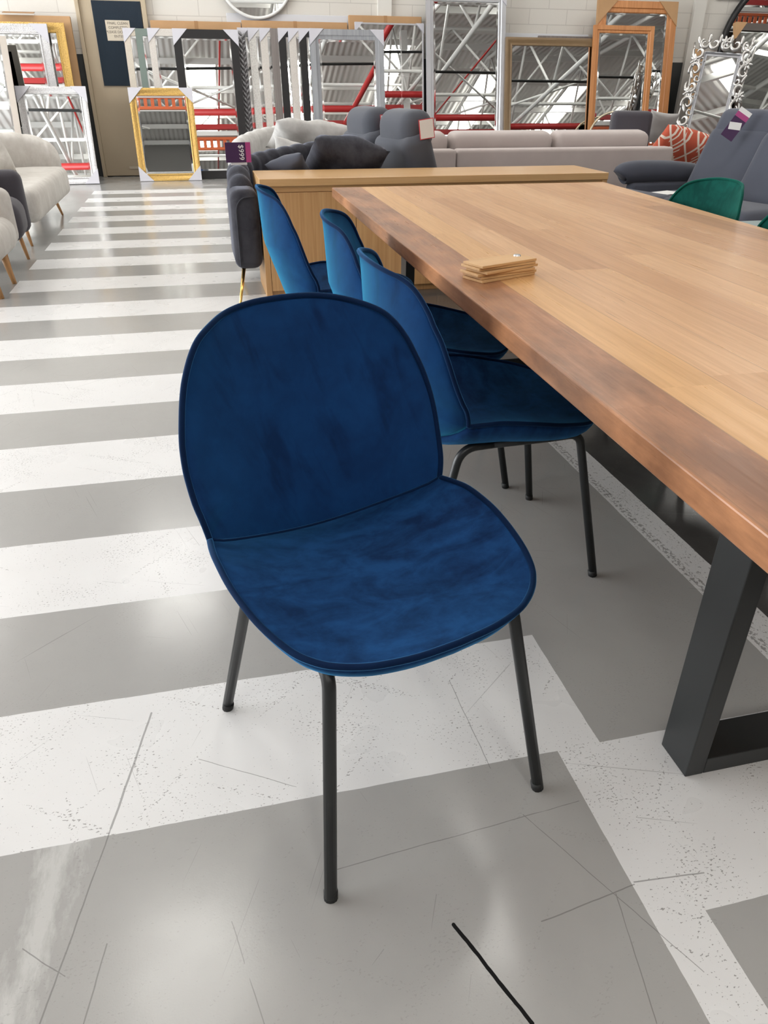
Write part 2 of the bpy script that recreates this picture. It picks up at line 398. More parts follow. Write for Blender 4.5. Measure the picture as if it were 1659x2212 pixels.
# ------------------------------------------------------------------ object helpers
BASE = {}
def thing(name, label, cat, loc=(0, 0, 0), rotz=0.0, group=None, rot=None):
    o = bpy.data.objects.new(name, None); COL.objects.link(o)
    o.empty_display_size = 0.1
    o.location = loc; o.rotation_euler = rot or (0, 0, rotz)
    o['label'] = label; o['category'] = cat
    if group: o['group'] = group
    BASE[o.name] = Matrix.LocRotScale(Vector(loc), o.rotation_euler, None)
    return o
def tag(o, label, cat, group=None):
    o['label'] = label; o['category'] = cat
    if group: o['group'] = group
    return o
def obj(name, bm, mat, parent=None, world=False, smooth=True, recalc=True, auto=None):
    if world and parent is not None:
        p = parent
        while p.name not in BASE: p = p.parent
        bm.transform(BASE[p.name].inverted())
    if recalc: bmesh.ops.recalc_face_normals(bm, faces=bm.faces[:])
    me = bpy.data.meshes.new(name)
    bm.to_mesh(me); bm.free()
    me.materials.append(MAT[mat] if isinstance(mat, str) else mat)
    for p in me.polygons: p.use_smooth = smooth
    if smooth and auto: me.set_sharp_from_angle(angle=radians(auto))
    o = bpy.data.objects.new(name, me); COL.objects.link(o)
    if parent is not None: o.parent = parent
    return o
def struct(name, bm, mat, parent=None, **kw):
    o = obj(name, bm, mat, parent, **kw)
    if parent is None: o['kind'] = 'structure'
    return o
def dup(root, loc, rotz, label, group=None, mats=None):
    r = root.copy(); COL.objects.link(r); r.location = loc; r.rotation_euler = (0, 0, rotz); r['label'] = label
    if group: r['group'] = group
    def rec(src, dst):
        for ch in list(src.children):
            c = ch.copy(); COL.objects.link(c); c.parent = dst
            if mats and c.type == 'MESH':
                nm = ch.data.materials[0].name
                if nm in mats:
                    c.data = mesh_with(ch.data, mats[nm])
            rec(ch, c)
    rec(root, r)
    return r
_mw = {}
def mesh_with(me, mat):
    k = (me.name, mat.name)
    if k not in _mw:
        m2 = me.copy(); m2.materials[0] = mat; _mw[k] = m2
    return _mw[k]

def rotm(rx=0, ry=0, rz=0): return Matrix.Rotation(rz, 4, 'Z') @ Matrix.Rotation(ry, 4, 'Y') @ Matrix.Rotation(rx, 4, 'X')
def add_box(bm, c, s, rot=None, bev=0.0, seg=2):
    r = bmesh.ops.create_cube(bm, size=1.0)
    vs = r['verts']
    bmesh.ops.scale(bm, vec=Vector(s), verts=vs)
    if bev > 0:
        es = list({e for v in vs for e in v.link_edges})
        b = bmesh.ops.bevel(bm, geom=es, offset=min(bev, min(s) * 0.49), segments=seg, profile=0.5, affect='EDGES', clamp_overlap=True)
        vs = list({v for f in b['faces'] for v in f.verts} | {v for v in vs if v.is_valid})
        # collect the whole island
        seen = set(vs); st = list(vs)
        while st:
            v = st.pop()
            for e in v.link_edges:
                o2 = e.other_vert(v)
                if o2 not in seen: seen.add(o2); st.append(o2)
        vs = list(seen)
    M = Matrix.Translation(Vector(c)) @ (rot or Matrix.Identity(4))
    bmesh.ops.transform(bm, matrix=M, verts=vs)
    return vs
def box(c, s, rot=None, bev=0.0, seg=2):
    bm = bmesh.new(); add_box(bm, c, s, rot, bev, seg); return bm
def box6(x0, x1, y0, y1, z0, z1, bev=0.0, seg=2):
    return box(((x0 + x1) / 2, (y0 + y1) / 2, (z0 + z1) / 2), (x1 - x0, y1 - y0, z1 - z0), None, bev, seg)
def add_tube(bm, pts, r, n=10, caps=True, closed=False):
    pts = [Vector(p) for p in pts]; m = len(pts)
    rs = r if isinstance(r, (list, tuple)) else [r] * m
    rings = []; prev = None
    for i, p in enumerate(pts):
        if closed: d = (pts[(i + 1) % m] - pts[i - 1])
        else: d = pts[min(i + 1, m - 1)] - pts[max(i - 1, 0)]
        d.normalize()
        if prev is None:
            a = Vector((0, 0, 1)) if abs(d.z) < 0.9 else Vector((1, 0, 0))
            u = d.cross(a).normalized()
        else:
            u = (prev - d * prev.dot(d)).normalized()
        prev = u; v = d.cross(u)
        rings.append([bm.verts.new(p + (u * cos(2 * pi * k / n) + v * sin(2 * pi * k / n)) * rs[i]) for k in range(n)])
    R = m if closed else m - 1
    for i in range(R):
        a, b = rings[i], rings[(i + 1) % m]
        for k in range(n): bm.faces.new((a[k], a[(k + 1) % n], b[(k + 1) % n], b[k]))
    if caps and not closed:
        bm.faces.new(rings[0][::-1]); bm.faces.new(rings[-1])
    return bm
def tube(pts, r, n=10, closed=False): return add_tube(bmesh.new(), pts, r, n, True, closed)
def catmull(pts, sub=6, closed=False):
    pts = [Vector(p) for p in pts]; m = len(pts); out = []
    for i in range(m if closed else m - 1):
        p1, p2 = pts[i], pts[(i + 1) % m]
        p0 = pts[i - 1] if (closed or i > 0) else p1 * 2 - p2
        p3 = pts[(i + 2) % m] if (closed or i + 2 < m) else p2 * 2 - p1
        for k in range(sub):
            t = k / sub
            out.append(0.5 * ((2 * p1) + (p2 - p0) * t + (2 * p0 - 5 * p1 + 4 * p2 - p3) * t * t + (3 * p1 - p0 - 3 * p2 + p3) * t ** 3))
    if not closed: out.append(pts[-1])
    return out
def lerp(a, b, t): return a + (b - a) * t
def bend(pts, r=0.03, n=6):
    """polyline with rounded corners"""
    pts = [Vector(p) for p in pts]; out = [pts[0]]
    for a, b, c in zip(pts[:-2], pts[1:-1], pts[2:]):
        d1 = (a - b).normalized(); d2 = (c - b).normalized()
        p = b + d1 * r; q = b + d2 * r
        for k in range(n + 1):
            t = k / n
            out.append((1 - t) ** 2 * p + 2 * t * (1 - t) * b + t * t * q)
    out.append(pts[-1])
    return out
def pillow(sx, sy, h, n=18, pinch=0.10, seed=0, crease=0.0):
    """scatter cushion lying in the XY plane, sizes sx, sy, total thickness h"""
    bm = bmesh.new(); top = {}; bot = {}
    for i in range(n + 1):
        for j in range(n + 1):
            a = -1 + 2 * i / n; b = -1 + 2 * j / n
            e = (1 - abs(a) ** 2.6) * (1 - abs(b) ** 2.6)
            z = h / 2 * max(e, 0) ** 0.5
            if crease: z *= 1 + crease * mnoise.noise(Vector((a * 2.3 + seed, b * 2.3, seed)))
            x = a * sx / 2 * (1 - pinch * (1 - b * b) * abs(a) ** 3); y = b * sy / 2 * (1 - pinch * (1 - a * a) * abs(b) ** 3)
            top[i, j] = bm.verts.new((x, y, z))
            bot[i, j] = top[i, j] if i in (0, n) or j in (0, n) else bm.verts.new((x, y, -z))
    for d in (top, bot):
        for i in range(n):
            for j in range(n):
                bm.faces.new((d[i, j], d[i + 1, j], d[i + 1, j + 1], d[i, j + 1]))
    return bm
def text(name, s, size, mat, parent, loc, rot, align='CENTER', ext=0.0004):
    cu = bpy.data.curves.new(name, 'FONT'); cu.body = s; cu.size = size; cu.align_x = align; cu.align_y = 'CENTER'; cu.extrude = ext
    to = bpy.data.objects.new(name + '_tmp', cu); COL.objects.link(to)
    dg = bpy.context.evaluated_depsgraph_get()
    me = bpy.data.meshes.new_from_object(to.evaluated_get(dg))
    bpy.data.objects.remove(to)
    me.materials.clear(); me.materials.append(MAT[mat])
    o = bpy.data.objects.new(name, me); COL.objects.link(o); o.parent = parent
    o.location = loc; o.rotation_euler = rot
    return o

# ------------------------------------------------------------------ the building
X0, X1, Y0, Y1 = -9.0, 26.0, -13.0, 12.5
struct('floor', box6(X0, X1, Y0, Y1 + 0.2, -0.2, 0.0), 'floor', smooth=False)
struct('wall_back', box6(X0, X1, Y1, Y1 + 0.2, 0.0, 6.0), 'wall', smooth=False)
struct('wall_right', box6(X1, X1 + 0.2, Y0, Y1 + 0.2, 0.0, 7.6), 'grey_wall', smooth=False)
struct('wall_front', box6(X0, X1, Y0 - 0.2, Y0, 0.0, 7.6), 'grey_wall', smooth=False)
# left side: a glazed shop front, sill, posts and head
wl_ = bmesh.new()
add_box(wl_, (X0 - 0.1, (Y0 + Y1) / 2, 0.15), (0.2, Y1 - Y0, 0.3))
add_box(wl_, (X0 - 0.1, (Y0 + Y1) / 2, 5.9), (0.2, Y1 - Y0, 3.4))
add_box(wl_, (X0 - 0.1, (Y0 + 0.6) / 2, 2.25), (0.2, 0.6 - Y0, 3.9))
for yy in (4.4, 8.4, 12.4): add_box(wl_, (X0 - 0.1, yy, 2.25), (0.2, 0.25, 3.9))
struct('wall_left', wl_, 'white_steel', smooth=False)
# piers on the back wall
for i, px in enumerate((2.93, 8.02)):
    struct('trim_%d' % (i + 1), box6(px - 0.1, px + 0.1, Y1 - 0.06, Y1, 0.0, 6.0), plain('pier_paint', (0.76, 0.74, 0.69), 0.6) if i == 0 else bpy.data.materials['pier_paint'], smooth=False)

# roof: sheets rising from the back wall to a ridge, rooflights, purlins, trusses
RY = -1.0; ZE = 5.0; ZR = 6.9
def roof_z(y): return ZE + (ZR - ZE) * (Y1 - y) / (Y1 - RY) if y > RY else ZR - (ZR - ZE) * (RY - y) / (RY - Y0)
def roof_strip(bm, x0, x1, ya, yb, dz=0.0, th=0.03):
    v = [bm.verts.new(p) for p in ((x0, ya, roof_z(ya) + dz), (x1, ya, roof_z(ya) + dz), (x1, yb, roof_z(yb) + dz), (x0, yb, roof_z(yb) + dz),
                                   (x0, ya, roof_z(ya) + dz + th), (x1, ya, roof_z(ya) + dz + th), (x1, yb, roof_z(yb) + dz + th), (x0, yb, roof_z(yb) + dz + th))]
    for f in ((0, 1, 2, 3), (7, 6, 5, 4), (0, 4, 5, 1), (1, 5, 6, 2), (2, 6, 7, 3), (3, 7, 4, 0)): bm.faces.new([v[i] for i in f])
rb = bmesh.new()
roof_strip(rb, X0 - 0.3, X1 + 0.3, Y1 + 0.3, RY); roof_strip(rb, X0 - 0.3, X1 + 0.3, RY, Y0 - 0.3)
ceiling = struct('ceiling', rb, 'roof', smooth=False)
def sky(x0, x1, ya, yb):
    b = bmesh.new()
    b.faces.new([b.verts.new((x, y, roof_z(y) - 0.05)) for x, y in ((x0, ya), (x0, yb), (x1, yb), (x1, ya))])
    o = obj('rooflight', b, 'skylight', ceiling, smooth=False, recalc=False)
    if o.data.polygons[0].normal.z > 0: o.data.flip_normals()
for k in range(-2, 8):
    x = -1.4 + k * 3.2
    sky(x, x + 1.0, 10.8, 8.4); sky(x, x + 1.05, 4.95, 3.6)
    sky(x + 1.6, x + 2.4, -2.4, -8.4)
y = 11.6
while y > Y0:
    obj('purlin', box((8.5, y, roof_z(y) - 0.17), (34.9, 0.07, 0.16)), 'white_steel', ceiling, smooth=False); y -= 1.7
# trusses run along Y every 4 m
for k in range(10):
    tx = -6.4 + 3.2 * k
    b = bmesh.new(); zc = 4.35
    add_tube(b, [(tx, 12.45, zc), (tx, Y0 + 0.05, zc)], 0.055, 8)
    n = 0; yv = 12.2
    while yv > Y0 + 1.5:
        ya, yb = yv, yv - 1.45
        if n % 2 == 0: add_tube(b, [(tx, ya, zc), (tx, yb, roof_z(yb) - 0.26)], 0.035, 6)
        else: add_tube(b, [(tx, ya, roof_z(ya) - 0.26), (tx, yb, zc)], 0.035, 6)
        yv -= 1.45; n += 1
    add_tube(b, [(tx, 12.4, roof_z(12.4) - 0.30), (tx, RY, ZR - 0.30), (tx, Y0 + 0.1, roof_z(Y0 + 0.1) - 0.30)], 0.06, 8)
    obj('roof_truss', b, 'white_steel', ceiling)
# cross bracing
for (ax, ay, bx, by) in ((-5.4, 9, -1.4, 4), (-1.4, 9, -5.4, 4), (-1.4, 4, 2.6, -1), (2.6, 4, -1.4, -1), (2.6, 9, 6.6, 4), (6.6, 9, 2.6, 4), (6.6, 4, 10.6, -1), (10.6, 4, 6.6, -1), (-5.4, -2, -1.4, -7), (2.6, -2, 6.6, -7), (6.6, -2, 2.6, -7)):
    obj('roof_brace', tube([(ax, ay, 4.45), (bx, by, 4.45)], 0.03, 6), 'white_steel', ceiling)
# lattice girders along X
for gy in (7.2, 2.0, -4.5):
    b = bmesh.new(); zt = roof_z(gy) - 0.3
    add_tube(b, [(X0 + 0.05, gy, 4.5), (X1 - 0.05, gy, 4.5)], 0.045, 8); add_tube(b, [(X0 + 0.05, gy, zt), (X1 - 0.05, gy, zt)], 0.045, 8)
    gx = X0 + 0.4; n = 0
    while gx < X1 - 1.8:
        add_tube(b, [(gx, gy, 4.5 if n % 2 else zt), (gx + 1.6, gy, zt if n % 2 else 4.5)], 0.03, 6); gx += 1.6; n += 1
    obj('lattice_girder', b, 'white_steel', ceiling)
# red sprinkler main, droppers and an orange-red perforated beam
obj('sprinkler_main', tube([(X0 + 0.1, 1.2, 4.15), (X1 - 0.1, 1.2, 4.15)], 0.085, 10), 'red_steel', ceiling)
obj('sprinkler_main', tube([(4.6, 11.0, 4.2), (4.6, Y0 + 0.2, 4.2)], 0.07, 10), 'red_steel', ceiling)
for sx in (-2.6, 0.9, 3.2, 7.4):
    obj('sprinkler_branch', tube([(sx, 10.5, 4.62), (sx, Y0 + 0.2, 4.62)], 0.022, 8), 'red_steel', ceiling)
def perforated(x0, x1, y, z, h):
    b = bmesh.new()
    add_box(b, ((x0 + x1) / 2, y, z + h * 0.40), (x1 - x0, 0.10, h * 0.2)); add_box(b, ((x0 + x1) / 2, y, z - h * 0.40), (x1 - x0, 0.10, h * 0.2))
    x = x0
    while x < x1:
        add_box(b, (x, y, z), (0.09, 0.06, h * 0.7)); x += 0.19
    return b
obj('perforated_beam', perforated(X0 + 0.1, X1 - 0.1, -0.3, 3.75, 0.34), 'orange_steel', ceiling, smooth=False)
obj('edge_beam', box((8.5, -0.32, 4.02), (34.8, 0.16, 0.12)), 'white_steel', ceiling, smooth=False)
obj('edge_beam', box((8.5, -0.36, 4.22), (34.8, 0.12, 0.13)), 'red_steel', ceiling, smooth=False)
obj('electric_cable', tube([(X0 + 0.1, 4.4, 4.25), (0, 4.4, 4.1), (6, 4.4, 4.2), (X1 - 0.1, 4.4, 4.1)], 0.03, 6), 'black_rubber', ceiling)
for k, cx_ in enumerate((-1.4, 6.6)):
    obj('steel_column', box6(cx_ - 0.1, cx_ + 0.1, -0.45, -0.25, 0.0, 6.3), 'white_steel', ceiling, smooth=False)

# ------------------------------------------------------------------ door in the back wall
dr = bmesh.new()
add_box(dr, (-0.85, 12.475, 1.18), (0.80, 0.05, 2.34), bev=0.004)
door = struct('door_1', dr, 'door', smooth=False)
jb = bmesh.new()
add_box(jb, (-1.275, 12.465, 1.2), (0.05, 0.11, 2.40), bev=0.004); add_box(jb, (-0.42, 12.465, 1.2), (0.06, 0.11, 2.40), bev=0.004); add_box(jb, (-0.85, 12.465, 2.42), (0.9, 0.11, 0.06), bev=0.004)
obj('door_frame', jb, 'door', door, smooth=False)
obj('door_pane', box6(-1.09, -0.46, 12.43, 12.449, 1.16, 2.145, 0.002), 'door_pane', door, smooth=False)
obj('kick_plate', box6(-0.92, -0.70, 12.444, 12.449, 0.10, 0.135), 'aged_paper', door, smooth=False)
sg = thing('paper_sign', 'cream paper notice taped to the dark pane of the beige door', 'sign', (-0.79, 12.428, 1.81))
obj('sheet', box((0, 0, 0), (0.315, 0.003, 0.235)), 'aged_paper', sg, smooth=False)
for i, s in enumerate(('FINAL CLEAN', 'COMPLETED', 'PLEASE DO NOT', 'ENTER')):
    text('lettering', s, 0.044, 'ink', sg, (0.0, -0.0022, 0.082 - i * 0.05), (pi / 2, 0, 0))

# ------------------------------------------------------------------ shell chair
HALF_BACK = [(0.244, -0.155, 0.502), (0.247, -0.157, 0.520), (0.251, -0.164, 0.543), (0.255, -0.177, 0.567), (0.257, -0.192, 0.600), (0.257, -0.203, 0.629), (0.253, -0.216, 0.667), (0.243, -0.231, 0.710),
             (0.232, -0.246, 0.743), (0.221, -0.256, 0.769), (0.204, -0.270, 0.797), (0.184, -0.285, 0.818), (0.157, -0.304, 0.832), (0.123, -0.330, 0.842), (0.090, -0.345, 0.848), (0.05, -0.354, 0.852), (0.0, -0.357, 0.853)]
HALF_SEAT = [(0.244, -0.155, 0.502), (0.253, -0.115, 0.507), (0.259, -0.074, 0.510), (0.262, -0.012, 0.504), (0.259, 0.037, 0.496), (0.252, 0.084, 0.487), (0.241, 0.126, 0.480), (0.226, 0.163, 0.473), (0.209, 0.187, 0.469), (0.190, 0.206, 0.467),
             (0.163, 0.226, 0.468), (0.128, 0.244, 0.470), (0.07, 0.259, 0.472), (0.0, 0.264, 0.473)]
def sb(w_, z): return -0.156 - 0.36 * (z - 0.5) - 0.08 * max(0.0, 1 - (abs(w_) / 0.245) ** 2)
def seam_pts(n=10):
    out = []
    for k in range(n + 1):
        w_ = 0.244 * k / n; z = 0.435 + 0.067 * (w_ / 0.244) ** 2
        s = sb(w_, z)
        out.append((w_, lerp(s, -0.155, (w_ / 0.244) ** 6), z))
    return out
def closed_half(half):
    right = [tuple(p) for p in catmull(half, 4)]
    left = [(-a, b, c) for a, b, c in right[::-1]][1:]
    edge = right + left
    sm = seam_pts(); seam = [(-a, b, c) for a, b, c in sm[::-1]][1:] + sm[1:-1]
    return edge, seam      # edge: right notch -> top -> left notch ; seam: left -> right, without the notches
def pad(edge, seam, centre, inner, outer_dir, thick, k, seamdir, nr=12, tfun=None):
    """inner(r,(w,s,z) boundary,(w,s,z) plain)->point ; outer shell displaced by outer_dir*thick"""
    bnd = edge + seam; nE = len(edge); N = len(bnd)
    bm = bmesh.new()
    rs = [0.0] + [1 - (1 - i / nr) ** 1.7 for i in range(1, nr + 1)]
    def ring(outer):
        rows = []
        for r in rs[1:]:
            row = []
            for j, B in enumerate(bnd):
                p = inner(r, B)
                if outer:
                    on_seam = j >= nE
                    sd = Vector((0, 0, 0))
                    if on_seam: sd = Vector(seamdir) * (0.034 * sqrt(max(0, 1 - (B[0] / 0.244) ** 2)))
                    D = Vector(outer_dir) * (tfun(p) if tfun else thick) * sqrt(max(0, 1 - r ** k))
                    p = p + D + sd * (r ** k)
                row.append(p)
            rows.append(row)
        return rows
    I = ring(False); O_ = ring(True)
    ci = bm.verts.new(inner(0.0, bnd[0])); co = bm.verts.new(inner(0.0, bnd[0]) + Vector(outer_dir) * thick)
    VI = [[bm.verts.new(p) for p in row] for row in I]
    VO = [[(VI[i][j] if (i == len(O_) - 1 and j < nE) else bm.verts.new(p)) for j, p in enumerate(row)] for i, row in enumerate(O_)]
    for VV, c in ((VI, ci), (VO, co)):
        for j in range(N): bm.faces.new((c, VV[0][j], VV[0][(j + 1) % N]))
        for i in range(len(VV) - 1):
            for j in range(N): bm.faces.new((VV[i][j], VV[i + 1][j], VV[i + 1][(j + 1) % N], VV[i][(j + 1) % N]))
    a, b = VI[-1], VO[-1]
    for j in range(N):
        j2 = (j + 1) % N
        q = [a[j], a[j2], b[j2], b[j]]
        u = []
        for v in q:
            if v not in u: u.append(v)
        if len(u) >= 3: bm.faces.new(u)
    return bm
L2 = lambda w_, s, z: Vector((w_, -s, z))
def chair_meshes():
    edge, seam = closed_half(HALF_BACK)
    cb = (0.0, 0.655)
    def inner_b(r, B):
        w_ = cb[0] + r * (B[0] - cb[0]); z = cb[1] + r * (B[2] - cb[1])
        s = sb(w_, z) + r ** 6 * (B[1] - sb(B[0], B[2]))
        s += 0.010 * (1 - r ** 5)
        return L2(w_, s, z)
    back = pad(edge, seam, cb, inner_b, (0, 0.88, -0.18), 0.048, 4, (0, 0.62, -0.78), tfun=lambda p: 0.004 + 0.062 * min(1.0, max(0.0, (0.862 - p.z) / 0.20)))
    edge_b = [L2(*p) for p in edge]
    edge, seam = closed_half(HALF_SEAT)
    cs = (0.0, 0.03)
    def inner_s(r, B):
        w_ = r * B[0]; s = cs[1] + r * (B[1] - cs[1])
        z = 0.449 + (B[2] - 0.449) * r ** 2.4 + 0.004 * (1 - r ** 6)
        return L2(w_, s, z)
    seat = pad(edge, seam, cs, inner_s, (0, 0.06, -1.0), 0.056, 7, (0, 0.62, -0.78))
    edge_s = [L2(*p) for p in edge]
    seamline = [L2(*p) for p in ([(-0.244, -0.155, 0.502)] + seam + [(0.244, -0.155, 0.502)])]
    return back, seat, edge_b, edge_s, seamline
def make_chair(name, label, cat, loc, rotz, group):
    t = thing(name, label, cat, loc, rotz, group)
    back, seat, eb, es, sl = chair_meshes()
    bk = obj('backrest', back, 'blue_velvet', t)
    obj('piping', tube(eb, 0.0058, 8), 'blue_piping', bk)
    st = obj('seat', seat, 'blue_velvet_seat', t)
    obj('piping', tube(es, 0.0058, 8), 'blue_piping', st)
    obj('seam', tube([p + Vector((0, -0.002, 0.002)) for p in sl], 0.0028, 6), 'blue_piping', st)
    for sx in (1, -1):
        rear = bend([(sx * .228, .255, 0.006), (sx * .177, .146, .414), (sx * .177, .06, .418)], 0.045, 8)
        front = bend([(sx * .228, -.255, 0.006), (sx * .177, -.176, .424), (sx * .177, -.09, .420)], 0.032, 8)
        for path in (rear, front):
            lg = obj('leg', tube(path, 0.0112, 12), 'black_metal', t)
            b = bmesh.new(); p = path[0]; d = (path[1] - path[0]).normalized()
            add_tube(b, [Vector((p.x, p.y, 0)), Vector((p.x, p.y, 0)) + d * 0.018], 0.0122, 12)
            obj('foot_cap', b, 'black_rubber', lg)
        obj('side_rail', tube([(sx * .177, .062, .418), (sx * .177, -.092, .420)], 0.0111, 12), 'black_metal', t)
    return t
GB = 'blue velvet dining chairs'
chair = make_chair('dining_chair', 'blue velvet shell chair in front, turned to the camera on the zebra floor', 'chair', (0.234, 1.061, 0), radians(17.0), GB)
dup(chair, (0.719, 1.756, 0), radians(90), 'blue velvet chair tucked under the table, right behind the front chair')
dup(chair, (0.722, 2.352, 0), radians(90 - 11.5), 'blue velvet chair in the middle of the three along the long table side')
dup(chair, (0.585, 3.119, 0), radians(90 - 2), 'blue velvet chair farthest from the camera, beside the oak cabinet front')
GREEN = {'blue_velvet': MAT['green_velvet'], 'blue_velvet_seat': MAT['green_velvet'], 'blue_velvet_piping': MAT['green_piping']}
dup(chair, (1.888, 3.01, 0), radians(-87), 'green velvet chair with its back showing above the far table edge', 'green velvet dining chairs', GREEN)
dup(chair, (1.79, 2.29, 0), radians(-90), 'green velvet chair cut off by the right edge of the photo', 'green velvet dining chairs', GREEN)
dup(chair, (1.775, 1.715, 0), radians(-90), 'green velvet chair of which only black feet show under the table', 'green velvet dining chairs', GREEN)

# ------------------------------------------------------------------ dining table
tb = thing('dining_table', 'long plank-topped timber dining table on black steel box legs', 'table', (1.32, 2.1, 0))
ZT, TT = 0.76, 0.043
corners = [(0.583, 0.28), (1.785, 0.25), (2.11, 3.866), (0.651, 3.881)]
b = bmesh.new()
lo = [b.verts.new((x, y, ZT - TT)) for x, y in corners]; hi = [b.verts.new((x, y, ZT)) for x, y in corners]
b.faces.new(lo[::-1]); b.faces.new(hi)
for i in range(4): b.faces.new((lo[i], lo[(i + 1) % 4], hi[(i + 1) % 4], hi[i]))
bmesh.ops.bevel(b, geom=b.edges[:], offset=0.003, segments=2, profile=0.5, affect='EDGES')
obj('tabletop', b, 'table', tb, world=True, smooth=False)
for (xl, xr, yf) in ((0.826, 1.66, 0.841), (0.868, 1.74, 3.25)):
    for xx in (xl, xr - 0.041):
        obj('leg', box6(xx, xx + 0.041, yf, yf + 0.088, 0, ZT - TT, 0.0025), 'black_metal', tb, world=True, smooth=False)
    obj('foot_rail', box6(xl + 0.041, xr - 0.041, yf + 0.0005, yf + 0.0875, 0, 0.042, 0.002), 'black_metal', tb, world=True, smooth=False)
    obj('top_rail', box6(xl + 0.041, xr - 0.041, yf + 0.0005, yf + 0.0875, ZT - TT - 0.04, ZT - TT, 0.002), 'black_metal', tb, world=True, smooth=False)
# timber sample swatch
sw = thing('wood_sample_swatch', 'bolted stack of oak veneer sample strips lying on the dining table', 'wood samples', (0.76, 1.884, ZT), radians(20.5))
zz = 0.0
for i, (a, dx, dy) in enumerate(((2, .0, .0), (-1, .004, .002), (-3, -.006, .0), (4, .006, -.004), (-2, -.002, .003), (1, .0, 0.0))):
    obj('sample_strip', box((dx, dy, zz + 0.0035), (0.19, 0.078, 0.0066), rotm(rz=radians(a)), 0.0008, 1), 'oak_sample', sw, smooth=False); zz += 0.0072
bmd = bmesh.new(); add_tube(bmd, [(0.072, 0.014, zz - 0.001), (0.072, 0.014, zz + 0.003)], [0.011, 0.009], 20)
obj('bolt', bmd, 'steel_stud', sw, smooth=False)

# ------------------------------------------------------------------ oak cabinet
cb_ = thing('low_cabinet', 'low oak cabinet with flat doors standing behind the far table end', 'cabinet', (1.52, 5.09, 0))
obj('top', box6(0.372, 2.665, 4.835, 5.352, 0.664, 0.706, 0.003), 'oak_top', cb_, world=True, smooth=False)
b = bmesh.new()
add_box(b, (0.389, 5.096, 0.332), (0.034, 0.50, 0.664)); add_box(b, (2.648, 5.096, 0.332), (0.034, 0.50, 0.664))
add_box(b, (1.5185, 5.335, 0.35), (2.225, 0.02, 0.62)); add_box(b, (1.5185, 5.09, 0.055), (2.225, 0.46, 0.03)); add_box(b, (1.5185, 4.885, 0.02), (2.225, 0.02, 0.04))
obj('body', b, 'oak_front', cb_, world=True, smooth=False)
obj('shadow_rail', box6(0.406, 2.631, 4.862, 4.880, 0.628, 0.664), 'oak_top', cb_, world=True, smooth=False)
for i in range(4):
    x0 = 0.409 + i * 0.5555
    obj('door', box6(x0, x0 + 0.5525, 4.846, 4.866, 0.042, 0.626, 0.0015), 'oak_front', cb_, world=True, smooth=False)

# ------------------------------------------------------------------ sofas: helpers
def sweep_wall(path, thick, chan=0.0, bulge=0.012, n_arc=5, round_end=True):
    """upright upholstered wall along a path of (x, y, z0, z1); channels modulate the inner (right hand) side"""
    P = catmull([Vector((p[0], p[1], 0)) for p in path], 14)
    Z = catmull([Vector((p[2], p[3], 0)) for p in path], 14)
    arc = [0.0]
    for a, c in zip(P[:-1], P[1:]): arc.append(arc[-1] + (c - a).length)
    tot = arc[-1]; bm = bmesh.new(); rings = []
    for i, p in enumerate(P):
        d = (P[min(i + 1, len(P) - 1)] - P[max(i - 1, 0)]).normalized(); nrm = Vector((d.y, -d.x, 0))
        z0, z1 = Z[i].x, Z[i].y
        m = abs(sin(pi * arc[i] / chan)) ** 0.6 if chan else 1.0
        e = min(arc[i], tot - arc[i]); f = 1.0
        if round_end: f = sqrt(max(0.0, 1 - (1 - min(1, e / (thick * 0.5))) ** 2)); f = max(f, 0.12)
        h = thick / 2 * f; r = h
        top = z1 - (1 - f) * thick * 0.5 + (m - 1) * bulge
        ring = []
        hi_ = h + (m - 1) * bulge
        ring.append(p - nrm * h * 0.9 + Vector((0, 0, z0))); ring.append(p - nrm * h + Vector((0, 0, z0 + 0.03)))
        ring.append(p - nrm * h + Vector((0, 0, lerp(z0, top - r, 0.5)))); ring.append(p - nrm * h + Vector((0, 0, top - r)))
        for k in range(1, 2 * n_arc):
            a = pi * k / (2 * n_arc)
            ring.append(p + nrm * (-cos(a)) * (h if a < pi / 2 else hi_) + Vector((0, 0, top - r + sin(a) * r)))
        ring.append(p + nrm * hi_ + Vector((0, 0, top - r))); ring.append(p + nrm * hi_ + Vector((0, 0, lerp(z0, top - r, 0.5))))
        ring.append(p + nrm * hi_ + Vector((0, 0, z0 + 0.03))); ring.append(p + nrm * h * 0.9 + Vector((0, 0, z0)))
        rings.append([bm.verts.new(v) for v in ring])
    n = len(rings[0])
    for a, c in zip(rings[:-1], rings[1:]):
        for k in range(n): bm.faces.new((a[k], a[(k + 1) % n], c[(k + 1) % n], c[k]))
    bm.faces.new(rings[0]); bm.faces.new(rings[-1][::-1])
    return bm
def prism(poly, z0, z1, bev=0.03, seg=3):
    bm = bmesh.new()
    lo = [bm.verts.new((x, y, z0)) for x, y in poly]; hi = [bm.verts.new((x, y, z1)) for x, y in poly]
    bm.faces.new(lo[::-1]); bm.faces.new(hi)
    for i in range(len(poly)): bm.faces.new((lo[i], lo[(i + 1) % len(poly)], hi[(i + 1) % len(poly)], hi[i]))
    if bev: bmesh.ops.bevel(bm, geom=bm.edges[:], offset=bev, segments=seg, profile=0.5, affect='EDGES', clamp_overlap=True)
    return bm
def cone_leg(parent, top, foot, r0, r1, mat):
    obj('leg', tube([foot, top], [r1, r0], 12), mat, parent, world=True)
def put_pillow(name, label, cat, loc, rot, sx, sy, h, mat, group=None, **kw):
    o = obj(name, pillow(sx, sy, h, **kw), mat)
    o.location = loc; o.rotation_euler = rot
    return tag(o, label, cat, group)

